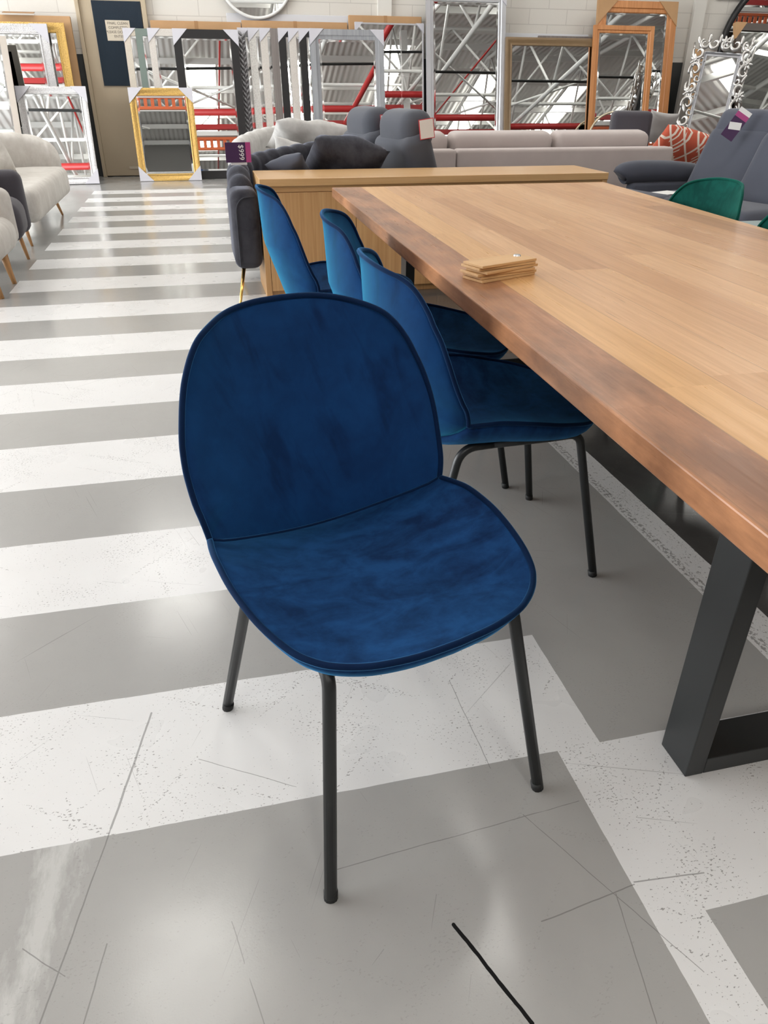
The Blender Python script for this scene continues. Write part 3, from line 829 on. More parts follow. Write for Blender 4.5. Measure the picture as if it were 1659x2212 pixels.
# charcoal channel-tufted sofa left of the cabinet
so = thing('velvet_sofa', 'charcoal velvet channel-tufted sofa with gold legs, left behind the oak cabinet', 'sofa', (0.6, 5.8, 0))
obj('backrest', sweep_wall([(0.285, 5.05, 0.17, 0.66), (0.275, 5.25, 0.17, 0.745), (0.31, 5.48, 0.17, 0.775), (0.50, 5.74, 0.17, 0.80), (0.85, 5.98, 0.17, 0.835), (1.22, 6.12, 0.17, 0.85)], 0.15, 0.125, 0.014), 'charcoal_velvet', so, world=True)
arm = obj('arm', prism([(0.192, 4.87), (0.365, 4.87), (0.365, 5.37), (0.192, 5.37)], 0.175, 0.645, 0.055, 4), 'charcoal_velvet', so, world=True, auto=60)
pp = [(0.225, 4.868, 0.20), (0.225, 4.868, 0.55), (0.26, 4.868, 0.60), (0.34, 4.868, 0.605)]
obj('piping', tube(bend(pp, 0.03), 0.005, 8), 'charcoal_piping', arm, world=True)
obj('seat', prism([(0.34, 5.40), (1.15, 5.40), (1.15, 5.98), (0.86, 5.90), (0.52, 5.66), (0.36, 5.45)], 0.18, 0.44, 0.03), 'charcoal_velvet', so, world=True)
cone_leg(so, (0.245, 4.93, 0.19), (0.185, 4.66, 0.0), 0.013, 0.008, 'gold_metal')
cone_leg(so, (0.30, 5.35, 0.19), (0.25, 5.45, 0.0), 0.013, 0.008, 'gold_metal')
cone_leg(so, (1.10, 5.46, 0.19), (1.14, 5.40, 0.0), 0.013, 0.008, 'gold_metal')
put_pillow('cushion', 'plump charcoal velvet cushion lying on the charcoal sofa behind the cabinet', 'cushion', (1.03, 5.62, 0.715), (radians(-36), radians(9), radians(6)), 0.54, 0.44, 0.28, 'charcoal_velvet', crease=0.3, seed=3, pinch=0.04)
put_pillow('cushion', 'smaller blue-grey cushion leaning at the left of the plump charcoal cushion', 'cushion', (0.64, 5.50, 0.685), (radians(-40), radians(-16), radians(-18)), 0.27, 0.27, 0.14, 'navygrey_fabric', crease=0.2, seed=5)

# pale channel-tufted sofa behind it
so = thing('pale_sofa', 'pale grey channel-tufted sofa standing behind the charcoal velvet sofa', 'sofa', (0.9, 7.7, 0))
obj('backrest', sweep_wall([(0.36, 6.95, 0.17, 0.66), (0.38, 7.2, 0.17, 0.76), (0.48, 7.5, 0.17, 0.81), (0.72, 7.85, 0.17, 0.85), (1.1, 8.1, 0.17, 0.875), (1.48, 8.16, 0.17, 0.875)], 0.15, 0.15, 0.014), 'pale_velvet', so, world=True)
obj('seat', prism([(0.44, 6.98), (1.52, 6.98), (1.52, 8.05), (1.1, 7.98), (0.74, 7.75), (0.48, 7.4)], 0.18, 0.45, 0.03), 'pale_velvet', so, world=True)
for p, q in (((0.46, 7.05), (0.40, 7.0)), ((1.46, 7.05), (1.50, 7.0)), ((1.45, 8.0), (1.48, 8.1))):
    cone_leg(so, (*p, 0.19), (*q, 0), 0.014, 0.009, 'leg_wood')
put_pillow('cushion', 'white crumpled cushion slumped along the pale grey tufted sofa', 'cushion', (1.08, 7.40, 0.77), (radians(-32), radians(6), radians(8)), 0.78, 0.44, 0.22, 'pale_velvet', crease=0.4, seed=8, pinch=0.04)
put_pillow('cushion', 'white pointed-corner cushion at the left end of the pale grey sofa', 'cushion', (0.86, 7.13, 0.64), (radians(-50), radians(16), radians(-15)), 0.36, 0.34, 0.15, 'pale_velvet', crease=0.3, seed=11)

# price card on the charcoal sofa
def price_card(name, label, loc, rot, w_, h_):
    t = thing(name, label, 'price card', loc, 0, None, rot)
    obj('card', box((0, 0, 0), (w_, 0.003, h_)), 'purple_card', t, smooth=False)
    obj('colour_band', box((w_ * 0.40, -0.0017, 0), (w_ * 0.2, 0.001, h_)), 'pink_card', t, smooth=False)
    return t
pc = price_card('price_card', 'purple price card reading $999 on the end of the charcoal sofa back', (0.277, 5.10, 0.832), (0, 0, radians(4)), 0.155, 0.112)
text('lettering', '$999', 0.043, 'white_ink', pc, (0.018, -0.0022, 0.0), (pi / 2, pi / 2, 0))
obj('stand', box((0, 0.006, -0.05), (0.10, 0.01, 0.04)), 'white_board', pc, smooth=False)

# grey recliner sofa seen from the side
so = thing('recliner_sofa', 'dark grey recliner sofa with two headrests and white tags, left of the long beige sofa', 'sofa', (1.6, 5.95, 0))
RZ = radians(11)
for (cx_, cy_) in ((1.51, 5.80), (1.385, 6.45)):
    rt = Matrix.Rotation(RZ, 4, 'Z') @ Matrix.Rotation(radians(-18), 4, 'Y')
    bk = obj('backrest', box((cx_ + 0.06, cy_, 0.60), (0.24, 0.57, 0.62), rt, 0.07, 4), 'slate_fabric', so, world=True, auto=70)
    obj('headrest', box((cx_ + 0.015, cy_, 0.915), (0.26, 0.50, 0.27), Matrix.Rotation(RZ, 4, 'Z') @ Matrix.Rotation(radians(-4), 4, 'Y'), 0.105, 6), 'slate_fabric', bk, world=True)
obj('seat', box((1.86, 6.02, 0.30), (0.52, 0.90, 0.28), rotm(rz=RZ), 0.06, 3), 'slate_fabric', so, world=True, auto=60)
obj('arm', box((2.00, 5.60, 0.36), (0.70, 0.15, 0.40), rotm(rz=RZ), 0.06, 3), 'slate_fabric', so, world=True, auto=60)
obj('base', box((1.84, 6.02, 0.08), (0.52, 0.9, 0.16), rotm(rz=RZ), 0.01, 1), 'black_rubber', so, world=True, smooth=False)
def swing_tag(label, loc, rot, wd, ht):
    t = thing('swing_tag', label, 'tag', loc, 0, None, rot)
    obj('border', box((0, 0.0012, 0), (wd, 0.002, ht)), 'red_card', t, smooth=False)
    obj('paper', box((0, -0.0004, 0), (wd * 0.9, 0.002, ht * 0.92)), 'paper', t, smooth=False)
swing_tag('white red-edged tag hung on the nearer headrest of the grey recliner sofa', (1.604, 5.522, 0.935), (radians(-3), radians(-7), RZ), 0.115, 0.125)
swing_tag('white red-edged tag hung on the farther headrest of the grey recliner sofa', (1.477, 6.172, 0.945), (radians(-3), radians(-4), RZ), 0.11, 0.12)

# long beige sofa seen from behind
so = thing('beige_sofa', 'long rose-beige sofa seen from behind, beyond the oak cabinet', 'sofa', (2.9, 7.0, 0))
for x0, x1 in ((1.62, 2.20), (2.205, 4.27)):
    obj('back_panel', box6(x0, x1, 6.62, 6.78, 0.10, 0.725, 0.03, 3), 'beige_fabric', so, world=True, auto=60)
for x0, x1 in ((1.70, 2.18), (2.20, 3.16), (3.18, 4.12)):
    obj('back_cushion', box(((x0 + x1) / 2, 6.92, 0.63), (x1 - x0, 0.22, 0.44), rotm(rx=radians(8)), 0.07, 4), 'beige_fabric', so, world=True, auto=70)
obj('seat', box6(1.65, 4.90, 6.80, 7.60, 0.12, 0.42, 0.05, 3), 'beige_fabric', so, world=True, auto=60)
obj('arm', box6(1.62, 1.69, 6.80, 7.60, 0.10, 0.58, 0.03, 3), 'beige_fabric', so, world=True, auto=60)
for x, y in ((1.75, 6.72), (4.2, 6.72), (1.75, 7.5), (4.8, 7.5)): cone_leg(so, (x, y, 0.12), (x, y, 0), 0.02, 0.015, 'leg_wood')
put_pillow('cushion', 'rust-orange cushion with cream lattice pattern at the right end of the beige sofa', 'cushion', (4.58, 7.00, 0.66), (radians(-44), radians(14), radians(-12)), 0.56, 0.50, 0.25, 'rust_cushion', pinch=0.03)

# dark grey armchair back and cushion beyond the beige sofa
so = thing('grey_armchair', 'dark mauve-grey armchair whose block back rises behind the beige sofa', 'armchair', (4.42, 7.95, 0))
obj('backrest', box((4.46, 7.80, 0.65), (0.40, 0.26, 0.66), rotm(rz=radians(-22)), 0.05, 3), 'darkarm_fabric', so, world=True, auto=60)
obj('seat', box((4.36, 8.10, 0.28), (0.56, 0.60, 0.34), rotm(rz=radians(-22)), 0.05, 3), 'darkarm_fabric', so, world=True, auto=60)
obj('base', box((4.40, 8.05, 0.06), (0.5, 0.7, 0.12)), 'black_rubber', so, world=True, smooth=False)
put_pillow('cushion', 'light grey cushion beside the dark mauve-grey armchair back', 'cushion', (5.0, 8.12, 0.805), (radians(-72), radians(6), 0), 0.36, 0.34, 0.13, 'lightgrey_fabric', crease=0.15, seed=2)
obj_st = thing('side_stool', 'pale upholstered stool under the light grey cushion', 'stool', (5.05, 8.2, 0))
obj('seat', box((0, 0, 0.45), (0.5, 0.5, 0.33), None, 0.06, 3), 'lightgrey_fabric', obj_st, auto=60)
obj('base', box((0, 0, 0.14), (0.42, 0.42, 0.28)), 'leg_wood', obj_st, smooth=False)

# blue-grey recliner on the right
so = thing('blue_recliner', 'blue-grey two-seat recliner on the right with a rolled arm and price card', 'sofa', (4.3, 5.6, 0))
def rec_back(cy_, zoff=0.0):
    rt = rotm(ry=radians(24), rz=radians(14))
    bk = obj('backrest', box((4.16, cy_, 0.66), (0.20, 0.62, 0.56), rt, 0.085, 5), 'navygrey_fabric', so, world=True, auto=70)
    obj('headrest', box((4.27, cy_ + 0.02, 0.93), (0.17, 0.60, 0.25), rotm(ry=radians(24), rz=radians(14)), 0.08, 5), 'navygrey_fabric', bk, world=True, auto=70)
rec_back(5.62); rec_back(4.98)
obj('seat', box((3.72, 5.55, 0.36), (0.74, 0.58, 0.22), rotm(rz=radians(14)), 0.09, 5), 'navygrey_fabric', so, world=True, auto=70)
obj('seat', box((3.85, 4.93, 0.36), (0.74, 0.58, 0.22), rotm(rz=radians(14)), 0.09, 5), 'navygrey_fabric', so, world=True, auto=70)
obj('footrest', box((3.36, 5.62, 0.385), (0.34, 0.60, 0.20), rotm(rz=radians(14)), 0.09, 5), 'navygrey_fabric', so, world=True, auto=70)
obj('base', box((3.95, 5.3, 0.14), (0.80, 1.2, 0.28), rotm(rz=radians(14)), 0.02, 1), 'navygrey_fabric', so, world=True, smooth=False)
b = bmesh.new()
add_tube(b, catmull([(3.42, 6.02, 0.555), (3.45, 6.02, 0.575), (3.62, 6.03, 0.585), (3.9, 6.06, 0.575), (4.15, 6.10, 0.55)], 5), [0.05, 0.06, 0.068, 0.074, 0.078, 0.082, 0.085, 0.087, 0.088, 0.088, 0.088, 0.088, 0.088, 0.088, 0.088, 0.088, 0.088, 0.088, 0.088, 0.088, 0.086], 20)
obj('arm', b, 'navygrey_fabric', so, world=True)
obj('side_panel', box((3.85, 6.02, 0.28), (0.72, 0.10, 0.46), rotm(rz=radians(6)), 0.03, 2), 'navygrey_fabric', so, world=True, auto=60)
pc = thing('price_card', 'slim purple price card with pink and white top on the blue-grey recliner headrest', 'price card', (4.045, 5.52, 0.955), 0, None, (radians(-10), radians(30), radians(-30)))
obj('card', box((0, 0, 0), (0.10, 0.003, 0.22)), 'purple_card', pc, smooth=False)
obj('white_header', box((0, -0.0017, 0.094), (0.10, 0.001, 0.032)), 'paper', pc, smooth=False)
obj('pink_band', box((0, -0.0017, 0.060), (0.10, 0.001, 0.036)), 'pink_card', pc, smooth=False)
obj('white_flash', box((0, -0.0019, -0.015), (0.088, 0.001, 0.05), rotm(ry=radians(-24))), 'paper', pc, smooth=False)
tag(obj('paper_sheet', box((3.62, 5.60, 0.475), (0.21, 0.16, 0.003), rotm(rz=0.4)), 'paper', smooth=False), 'white printed sheet lying on the blue-grey recliner seat', 'paper')

# second recliner glimpse behind the right one
so = thing('ash_recliner', 'ash-brown recliner headrest peeking over the blue-grey recliner', 'sofa', (6.4, 7.8, 0))
obj('headrest', box((6.35, 7.8, 0.90), (0.22, 0.62, 0.26), rotm(ry=radians(12), rz=radians(14)), 0.09, 4), 'ash_fabric', so, world=True, auto=70)
obj('backrest', box((6.28, 7.8, 0.56), (0.24, 0.66, 0.60), rotm(ry=radians(12), rz=radians(14)), 0.07, 4), 'ash_fabric', so, world=True, auto=70)
obj('seat', box((5.95, 7.72, 0.26), (0.70, 0.70, 0.36), rotm(rz=radians(14)), 0.06, 3), 'ash_fabric', so, world=True, auto=70)
obj('base', box((6.05, 7.76, 0.05), (0.6, 0.6, 0.1), rotm(rz=radians(14))), 'black_rubber', so, world=True, smooth=False)

# pale glass coffee table beyond the green chair
gt = thing('coffee_table', 'pale glass-topped low table behind the green velvet chairs', 'table', (3.3, 4.25, 0))
obj('tabletop', box6(2.75, 3.95, 3.78, 4.42, 0.43, 0.445, 0.003), 'glass_top', gt, world=True, smooth=False)
for x in (2.85, 3.85):
    for y in (3.88, 4.32): obj('leg', box6(x - 0.025, x + 0.025, y - 0.025, y + 0.025, 0, 0.43, 0.004), 'white_board', gt, world=True, smooth=False)
obj('lower_shelf', box6(2.83, 3.87, 3.86, 4.34, 0.15, 0.165, 0.003), 'glass_top', gt, world=True, smooth=False)

# ------------------------------------------------------------------ left side seats
so = thing('cream_sofa', 'cream channel-tufted tub sofa with slim wooden legs on the far left', 'sofa', (-1.8, 8.2, 0))
obj('backrest', sweep_wall([(-2.12, 6.9, 0.19, 0.76), (-2.14, 7.6, 0.19, 0.77), (-2.10, 8.35, 0.19, 0.78), (-1.97, 8.78, 0.19, 0.775), (-1.70, 8.95, 0.19, 0.76), (-1.46, 8.98, 0.19, 0.70), (-1.34, 8.96, 0.19, 0.58)], 0.16, 0.19, 0.012), 'cream_fabric', so, world=True)
obj('seat', prism([(-2.08, 6.9), (-1.27, 6.9), (-1.27, 8.86), (-1.6, 8.9), (-2.0, 8.7)], 0.19, 0.455, 0.07, 4), 'cream_fabric', so, world=True, auto=70)
for p, q in (((-1.44, 8.72), (-1.385, 8.74)), ((-1.44, 7.05), (-1.40, 7.0)), ((-2.05, 8.6), (-2.1, 8.7)), ((-2.05, 7.05), (-2.1, 7.0))):
    cone_leg(so, (*p, 0.20), (*q, 0), 0.02, 0.010, 'leg_wood')
put_pillow('cushion', 'cream square cushion leaning in the corner of the cream sofa', 'cushion', (-1.78, 8.02, 0.67), (radians(68), 0, radians(70)), 0.44, 0.44, 0.16, 'cream_fabric', crease=0.15, seed=4)

so = thing('dark_armchair', 'charcoal rounded armchair with a wooden leg at the left photo edge', 'armchair', (-1.75, 6.2, 0))
obj('arm', box((-1.62, 6.42, 0.42), (0.72, 0.17, 0.44), rotm(rz=radians(4)), 0.07, 4), 'darkarm_fabric', so, world=True, auto=70)
obj('seat', box((-1.62, 6.12, 0.34), (0.76, 0.44, 0.28), rotm(rz=radians(4)), 0.10, 5), 'darkarm_fabric', so, world=True, auto=70)
obj('backrest', box((-2.05, 6.2, 0.52), (0.2, 0.7, 0.66), rotm(rz=radians(4)), 0.07, 4), 'darkarm_fabric', so, world=True, auto=70)
for p, q in (((-1.37, 6.42), (-1.335, 6.44)), ((-1.4, 5.98), (-1.37, 5.95)), ((-2.0, 6.3), (-2.05, 6.35))):
    cone_leg(so, (*p, 0.24), (*q, 0), 0.02, 0.011, 'leg_wood')
so = thing('linen_armchair', 'pale linen armchair with a thick wooden leg, nearest on the left edge', 'armchair', (-1.7, 5.45, 0))
obj('seat', box((-1.52, 5.42, 0.32), (0.62, 0.60, 0.22), None, 0.09, 5), 'cream_fabric', so, world=True, auto=70)
obj('arm', box((-1.50, 5.70, 0.42), (0.58, 0.14, 0.36), None, 0.065, 4), 'cream_fabric', so, world=True, auto=70)
obj('backrest', box((-1.85, 5.45, 0.52), (0.2, 0.66, 0.62), None, 0.07, 4), 'cream_fabric', so, world=True, auto=70)
for p, q in (((-1.33, 5.62), (-1.285, 5.60)), ((-1.33, 5.2), (-1.285, 5.18)), ((-1.8, 5.6), (-1.85, 5.62))):
    cone_leg(so, (*p, 0.24), (*q, 0), 0.026, 0.015, 'leg_wood')

# ------------------------------------------------------------------ mirrors leaning on the back wall
def frame_bm(w_, h_, sw_, dep, prof='flat'):
    """mitred rectangular frame standing in the XZ plane, front towards -Y, back at y=0"""
    profs = {'flat': [(0, 0), (0, -dep), (sw_, -dep * 0.92), (sw_, -dep * 0.3), (sw_, 0)],
             'scoop': [(0, 0), (0, -dep), (sw_ * 0.18, -dep * 1.12), (sw_ * 0.34, -dep), (sw_ * 0.55, -dep * 0.66), (sw_ * 0.74, -dep * 0.62), (sw_ * 0.80, -dep * 0.78), (sw_ * 0.92, -dep * 0.74), (sw_, -dep * 0.4), (sw_, 0)],
             'step': [(0, 0), (0, -dep), (sw_ * 0.55, -dep), (sw_ * 0.62, -dep * 0.75), (sw_ * 0.9, -dep * 0.7), (sw_, -dep * 0.4), (sw_, 0)]}[prof]
    bm = bmesh.new(); cor = []
    for sx, sz, cz in ((-1, 1, 0), (1, 1, 0), (1, -1, h_), (-1, -1, h_)):
        ring = []
        for i, d in profs:
            ring.append(bm.verts.new((sx * (w_ / 2 - i), d, (i if cz == 0 else h_ - i))))
        cor.append(ring)
    n = len(profs)
    for q in range(4):
        a, c = cor[q], cor[(q + 1) % 4]
        for k in range(n): bm.faces.new((a[k], a[(k + 1) % n], c[(k + 1) % n], c[k]))
    return bm
def corner_bm(w_, h_, sz, dep, cx_, cz_):
    """triangular card cap: wraps front and the two outer sides"""
    bm = bmesh.new(); e = 0.004
    X = cx_ * (w_ / 2 + e); Z = (h_ + e) if cz_ > 0 else -0.0
    dz = -cz_
    A = [(X, Z), (X - cx_ * sz, Z), (X, Z + dz * sz)]
    f = [bm.verts.new((x, -dep * 1.16 - 0.003, z)) for x, z in A]; g = [bm.verts.new((x, 0.002, z)) for x, z in A]
    bm.faces.new(f); bm.faces.new(g[::-1])
    for i in range(3): bm.faces.new((f[i], f[(i + 1) % 3], g[(i + 1) % 3], g[i]))
    return bm
def mirror(name, label, x0, x1, ztop, yb, yt, sw_, mat, prof='flat', dep=0.03, caps='', capmat='protector', capsz=0.17, group='framed mirrors leaning on the back wall', rz=0.0, roll_=0.0, bevel=True, grid=None):
    L = sqrt(ztop ** 2 + (yt - yb) ** 2); tilt = math.atan2(yt - yb, ztop)
    t = thing(name, label, 'mirror', ((x0 + x1) / 2, yb, 0.0), 0, group, (-tilt, roll_, rz))
    w_ = x1 - x0
    obj('frame', frame_bm(w_, L, sw_, dep, prof), mat, t, auto=35)
    gl = obj('mirror_glass', box((0, -dep * 0.42, L / 2), (w_ - 2 * sw_ + 0.01, 0.006, L - 2 * sw_ + 0.01)), 'mirror', t, smooth=False)
    if bevel:
        b = bmesh.new(); gw = (w_ - 2 * sw_) / 2; g0, g1 = sw_, L - sw_; bb = 0.022; y0 = -dep * 0.42 - 0.0031
        O4 = [(-gw, g0), (gw, g0), (gw, g1), (-gw, g1)]; I4 = [(-gw + bb, g0 + bb), (gw - bb, g0 + bb), (gw - bb, g1 - bb), (-gw + bb, g1 - bb)]
        vo = [b.verts.new((x, y0, z)) for x, z in O4]; vi = [b.verts.new((x, y0 - 0.0022, z)) for x, z in I4]
        vb = [b.verts.new((x, y0 + 0.001, z)) for x, z in I4]
        for i in range(4):
            j = (i + 1) % 4
            b.faces.new((vo[i], vo[j], vi[j], vi[i])); b.faces.new((vi[i], vi[j], vb[j], vb[i])); b.faces.new((vb[i], vb[j], vo[j], vo[i]))
        obj('bevelled_edge', b, 'bevel', gl, smooth=False)
    for c in caps.split():
        cx_ = 1 if 'r' in c else -1; cz_ = 1 if 't' in c else -1
        obj('corner_protector', corner_bm(w_, L, capsz, dep, cx_, cz_), capmat, t, smooth=False)
    if grid:
        nx, nz = grid; b = bmesh.new()
        for i in range(1, nx): add_box(b, (-w_ / 2 + w_ * i / nx, -dep * 0.42 - 0.006, L / 2), (0.012, 0.008, L - 2 * sw_))
        for k in range(1, nz): add_box(b, (0, -dep * 0.42 - 0.006, L * k / nz), (w_ - 2 * sw_, 0.008, 0.012))
        obj('glazing_bars', b, 'bevel', gl, smooth=False)
    return t, L
GM = 'framed mirrors leaning on the back wall'
# stacked row left of centre (front one black, the others fan out behind it)
mirror('wall_mirror', 'tall mirror with champagne frame, outermost left behind the black-framed mirror', -0.725, 0.12, 1.827, 12.01, 12.31, 0.085, 'champagne', caps='tl tr', dep=0.024)
mirror('wall_mirror', 'tall mirror with sage green frame, second behind the black-framed mirror', -0.567, 0.28, 1.828, 11.98, 12.28, 0.085, 'sage', caps='', dep=0.024)
mirror('wall_mirror', 'tall mirror with cream frame directly behind the black-framed mirror', -0.404, 0.45, 1.829, 11.95, 12.25, 0.085, 'cream_frame', caps='tl', dep=0.024)
mirror('wall_mirror', 'tall mirror in a broad black frame with white card corners, right of the door', -0.078, 0.79, 1.829, 11.92, 12.22, 0.105, 'black_frame', caps='tl tr', dep=0.024, capsz=0.2)
# right-hand fan
fan = [('braid', 'tall mirror with braided pewter frame, next to the black-framed mirror', 0.80, 12.06, 12.36, 'braid_frame', 'tl'),
       ('speck', 'tall mirror with speckled white frame, right of the braided frame', 0.944, 12.03, 12.33, 'speckle_frame', 'tl'),
       ('cream', 'tall mirror with plain cream frame, left of the taupe frame', 1.101, 12.00, 12.30, 'cream_frame', 'tl'),
       ('taupe', 'tall mirror with taupe-brown timber frame and no card corner', 1.245, 11.97, 12.27, 'taupe_frame', ''),
       ('blk', 'tall mirror with narrow black frame, right of the taupe frame', 1.352, 11.94, 12.24, 'black_frame', 'tl'),
       ('crm', 'tall mirror with cream stone frame between two narrow black frames', 1.491, 11.91, 12.21, 'cream_frame', 'tl'),
       ('blk', 'tall mirror with narrow black frame, directly behind the silver-grey frame', 1.635, 11.88, 12.18, 'black_frame', 'tl')]
for kd, lb, xl, yb, yt, mt, cp in fan:
    t, L = mirror('wall_mirror', lb, xl, xl + 1.02, 1.861, yb, yt, 0.10, mt, caps=cp, dep=0.024)
    if kd == 'braid':
        for sx in (-1, 1):
            b = bmesh.new(); z = 0.05; k = 0
            while z < L - 0.05:
                cx_ = sx * (0.51 - 0.05)
                M = Matrix.Translation((cx_ + (0.018 if k % 2 else -0.018), -0.026, z)) @ Matrix.Rotation(radians(38 if k % 2 else -38), 4, 'Y') @ Matrix.Diagonal((0.022, 0.012, 0.045, 1))
                bmesh.ops.create_icosphere(b, subdivisions=2, radius=1.0, matrix=M)
                z += 0.034; k += 1
            obj('braid', b, 'braid_frame', t)
mirror('wall_mirror', 'tall mirror in a broad silver-grey frame at the front of the right stack', 1.78, 2.834, 1.861, 11.85, 12.15, 0.13, 'grey_frame', caps='tl tr', dep=0.026, capsz=0.2, prof='step')
# small gold mirror in front, silver ones on the left
mirror('wall_mirror', 'small ornate gold mirror with four white card corners standing on the floor', -0.745, 0.092, 1.137, 11.76, 11.90, 0.095, 'gold_carved', 'scoop', 0.03, 'tl tr bl br', capsz=0.19)
mirror('wall_mirror', 'small ornate silver mirror with white card corners, left of the door', -2.134, -1.275, 1.144, 11.54, 11.80, 0.09, 'silver_carved', 'scoop', 0.03, 'tl tr bl br', capsz=0.19)
mirror('wall_mirror', 'large ornate silver mirror with a white card corner, against the carton at far left', -2.75, -1.655, 1.844, 11.90, 12.12, 0.12, 'silver_carved', 'scoop', 0.03, 'tr', capsz=0.22)
mirror('wall_mirror', 'gold ornate mirror peeking out behind the large silver mirror at far left', -2.45, -1.45, 1.868, 11.99, 12.21, 0.12, 'gold_carved', 'scoop', 0.03, '')
mirror('wall_mirror', 'mirror with plain warm-silver frame cut by the left photo edge', -3.05, -2.12, 1.69, 11.30, 11.80, 0.075, 'bronze', 'flat', 0.028, '')
# centre: gridded mirror and the very tall silver one
mirror('wall_mirror', 'frameless grid-panel mirror with card corners, right of the silver-grey frame', 2.456, 3.468, 1.958, 12.02, 12.30, 0.02, 'silver_plain', 'flat', 0.022, 'tl tr', capsz=0.12, grid=(3, 6), bevel=False)
mirror('wall_mirror', 'tallest mirror, silver-framed, its top cut by the upper edge of the photo', 3.486, 4.70, 2.34, 11.90, 12.30, 0.115, 'silver_plain', 'step', 0.04, 'tr', capsz=0.15)
mirror('wall_mirror', 'wide mirror in a brown paper-wrapped frame behind the beige sofa', 4.70, 6.23, 1.81, 11.85, 12.18, 0.11, 'wrap', 'scoop', 0.045, '', bevel=False)
mirror('wall_mirror', 'large orange pine mirror with cardboard corners against the wall', 6.172, 7.50, 2.306, 11.92, 12.30, 0.16, 'timber', 'step', 0.045, 'tl tr', 'cardboard', 0.32)
mirror('wall_mirror', 'smaller orange pine mirror leaning in front of the large pine mirror', 6.08, 7.09, 1.985, 11.80, 12.15, 0.105, 'timber', 'step', 0.035, '')
mirror('wall_mirror', 'dark brown framed mirror with a cardboard corner at the right photo edge', 8.25, 9.6, 2.02, 11.10, 11.82, 0.10, 'dark_brown_frame', 'flat', 0.05, 'tl', 'cardboard', 0.22, rz=radians(8))

# round mirrors
def round_mirror(name, label, c, R, rim, mat, tilt=0.0, seg=64):
    t = thing(name, label, 'mirror', c, 0, None, (-tilt, 0, 0))
    ring = [(R * cos(2 * pi * k / seg), 0, R * sin(2 * pi * k / seg)) for k in range(seg)]
    obj('rim', tube(ring, rim, 10, closed=True), mat, t)
    b = bmesh.new(); n = seg
    f = [b.verts.new((R * cos(2 * pi * k / n), -0.004, R * sin(2 * pi * k / n))) for k in range(n)]
    g = [b.verts.new((R * cos(2 * pi * k / n), 0.008, R * sin(2 * pi * k / n))) for k in range(n)]
    b.faces.new(f); b.faces.new(g[::-1])
    for k in range(n): b.faces.new((f[k], f[(k + 1) % n], g[(k + 1) % n], g[k]))
    obj('mirror_glass', b, 'mirror', t, smooth=False)
    return t
round_mirror('round_mirror', 'round white-rimmed mirror hanging high on the wall, cut by the photo top', (1.10, 12.45, 2.50), 0.51, 0.02, 'white_rim', radians(4))
round_mirror('round_mirror', 'round mirror with thin pale-gold rim in front of the pine mirrors', (6.38, 11.62, 0.436), 0.42, 0.016, 'pale_gold', radians(9))
round_mirror('round_mirror', 'large round black-rimmed mirror behind the dark brown frame at upper right', (9.56, 12.38, 1.66), 1.08, 0.05, 'black_frame', radians(1.5))

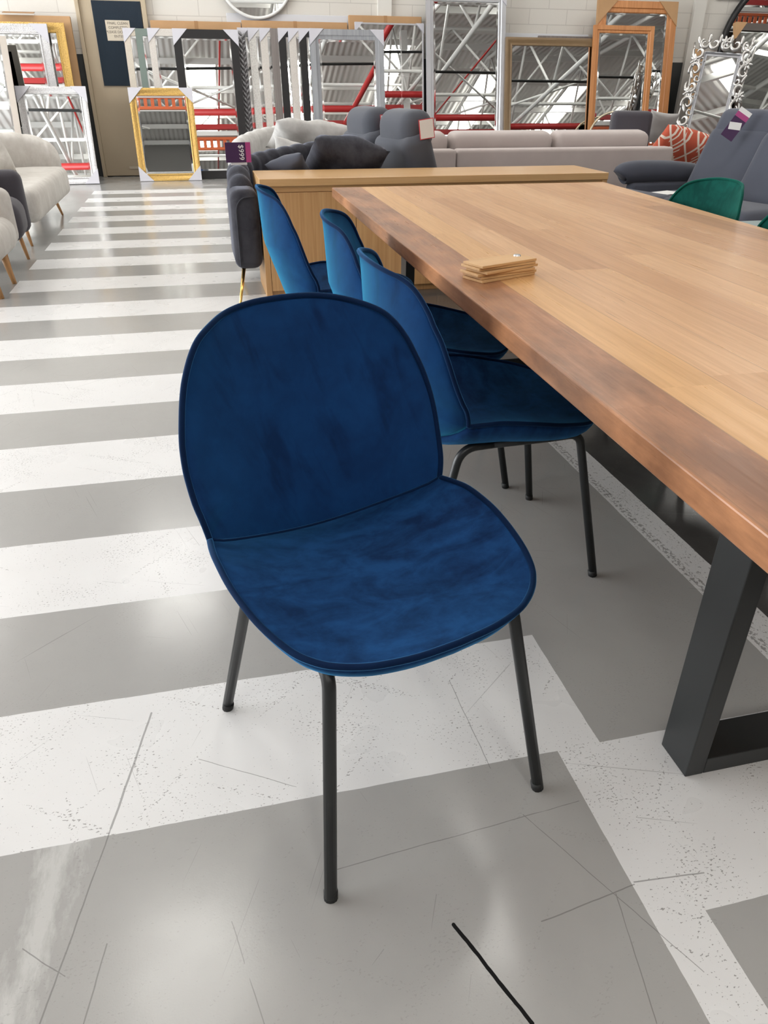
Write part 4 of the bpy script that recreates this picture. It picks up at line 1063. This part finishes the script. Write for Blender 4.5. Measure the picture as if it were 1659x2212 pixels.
# ornate baroque silver mirror, leaning at a skew
def baroque():
    W_, L = 1.02, 1.86
    t = thing('baroque_mirror', 'openwork baroque silver mirror leaning askew before the cardboard sheet', 'mirror', (7.33, 10.75, 0.06), 0, None, (radians(-17), radians(4), radians(-30)))
    t.scale = (0.86, 1.0, 1.0)
    iw, il = 0.50, 1.30; z0 = 0.28
    obj('mirror_glass', box((0, -0.02, z0 + il / 2), (iw, 0.008, il)), 'mirror', t, smooth=False)
    b = frame_bm(iw + 0.10, il + 0.10, 0.055, 0.045, 'scoop'); bmesh.ops.translate(b, vec=(0, 0, z0 - 0.05), verts=b.verts[:])
    obj('inner_frame', b, 'silver_plain', t, auto=35)
    b = bmesh.new()
    def scroll(cx_, cz_, a0, hand, R=0.085, r=0.02):
        pts = []; rr = []
        for k in range(22):
            u = k / 21; a = a0 + hand * u * 2.1 * pi; q = R * (1 - 0.78 * u)
            pts.append((cx_ + q * cos(a), -0.03 - 0.02 * sin(u * pi), cz_ + q * sin(a))); rr.append(r * (0.5 + 0.9 * sin(pi * min(1, u + 0.12))) * (0.75 + 0.25 * u))
        add_tube(b, pts, rr, 8)
    def leaf(cx_, cz_, ang, l=0.09, wd=0.026):
        M = Matrix.Translation((cx_ + cos(ang) * l * 0.5, -0.05, cz_ + sin(ang) * l * 0.5)) @ Matrix.Rotation(-ang, 4, 'Y') @ Matrix.Diagonal((l * 0.55, 0.016, wd, 1))
        bmesh.ops.create_icosphere(b, subdivisions=2, radius=1.0, matrix=M)
    def flower(cx_, cz_):
        for k in range(7): leaf(cx_, cz_, 2 * pi * k / 7, 0.085, 0.02)
        bmesh.ops.create_icosphere(b, subdivisions=2, radius=0.024, matrix=Matrix.Translation((cx_, -0.065, cz_)))
    ox = iw / 2 + 0.145
    for sx in (-1, 1):
        for i in range(7):
            cz_ = 0.26 + i * 0.225
            scroll(sx * (ox - 0.01), cz_, (0 if sx > 0 else pi) + (0.6 if i % 2 else -0.6), sx * (1 if i % 2 else -1), 0.105, 0.023)
            scroll(sx * (ox - 0.07), cz_ + 0.11, (pi if sx > 0 else 0), -sx * (1 if i % 2 else -1), 0.055, 0.016)
            leaf(sx * ox, cz_ + 0.10, pi / 2 - sx * 0.5, 0.12, 0.024)
        for cz_ in (0.56, 1.08, 1.5): flower(sx * (ox + 0.02), cz_)
        add_tube(b, catmull([(sx * (ox + 0.07), -0.02, 0.10), (sx * (ox + 0.03), -0.02, 0.4), (sx * (ox + 0.08), -0.02, 0.8), (sx * (ox + 0.03), -0.02, 1.2), (sx * (ox + 0.09), -0.02, 1.74)], 6), 0.016, 8)
    for zz_, sg_ in ((z0 + il + 0.16, 1), (z0 - 0.14, -1)):
        for i in range(5):
            cx_ = -0.34 + i * 0.17
            scroll(cx_, zz_, (pi / 2 if sg_ > 0 else -pi / 2) + (0.7 if i % 2 else -0.7), (1 if i % 2 else -1), 0.095, 0.022)
            leaf(cx_ + 0.08, zz_, sg_ * pi / 2, 0.12, 0.026)
        flower(0, zz_ + sg_ * 0.02)
    obj('carved_scrollwork', b, 'silver_baroque', t)
    return t
baroque()

# cartons, boards and panels behind the mirrors
def carton(name, label, x0, x1, ztop, yb, yt, th, mat, cat='carton', rz=0.0, roll_=0.0, flap=False):
    tilt = math.atan2(yt - yb, ztop); L = sqrt(ztop ** 2 + (yt - yb) ** 2)
    t = thing(name, label, cat, ((x0 + x1) / 2, yb, 0), 0, None, (-tilt, roll_, rz))
    w_ = x1 - x0
    obj('box_body', box((0, -th / 2, L / 2), (w_, th, L), None, 0.004, 1), mat, t, smooth=False)
    if mat.startswith('cardboard'):
        obj('packing_tape', box((0, -th / 2, L / 2), (0.05, th + 0.003, L + 0.003)), 'cardboard_d', t, smooth=False)
    if flap: obj('flap', box((w_ * 0.16, -th / 2 - 0.05, L + 0.025), (0.38, 0.12, 0.006), rotm(rx=radians(14))), 'cardboard_d', t, smooth=False)
    return t
carton('flat_carton', 'tall flat cardboard carton behind the ornate mirrors at far left', -3.2, -1.37, 1.945, 12.16, 12.36, 0.07, 'cardboard', flap=True)
carton('flat_carton', 'flat cardboard carton behind the black-framed mirror, right beside the door frame', -0.36, 0.86, 1.93, 12.20, 12.45, 0.05, 'cardboard')
carton('flat_carton', 'flat cardboard carton behind the fan of narrow mirror frames', 0.87, 2.37, 1.955, 12.20, 12.46, 0.05, 'cardboard')
carton('flat_carton', 'flat cardboard carton behind the frameless grid mirror', 2.385, 3.465, 2.045, 12.15, 12.43, 0.05, 'cardboard')
carton('white_board', 'long white flat-pack board on edge under the round white mirror', 0.675, 2.40, 2.045, 12.40, 12.49, 0.012, 'white_board', 'board')
carton('white_board', 'long white flat-pack board behind the brown-wrapped mirror', 4.76, 6.15, 1.878, 12.22, 12.44, 0.03, 'white_board', 'board')
carton('grey_board', 'grey flat-pack board just in front of the white one behind the wrapped mirror', 5.3, 6.2, 1.850, 12.16, 12.38, 0.03, 'taupe_frame', 'board')
carton('cardboard_sheet', 'bare cardboard carton leaning askew between pine mirrors and baroque mirror', 7.62, 8.36, 1.66, 11.55, 12.2, 0.05, 'cardboard', 'carton', roll_=radians(9))
# framed picture edge high on the wall, right
pf = thing('picture_frame', 'black picture frame bottom hanging high on the wall at upper right', 'picture', (8.62, 12.485, 2.8))
obj('frame', frame_bm(0.62, 0.8, 0.05, 0.02), 'black_frame', pf, auto=35).location = (0, 0, -0.4)
obj('canvas', box((0, -0.012, 0), (0.54, 0.01, 0.72)), 'white_board', pf, smooth=False)
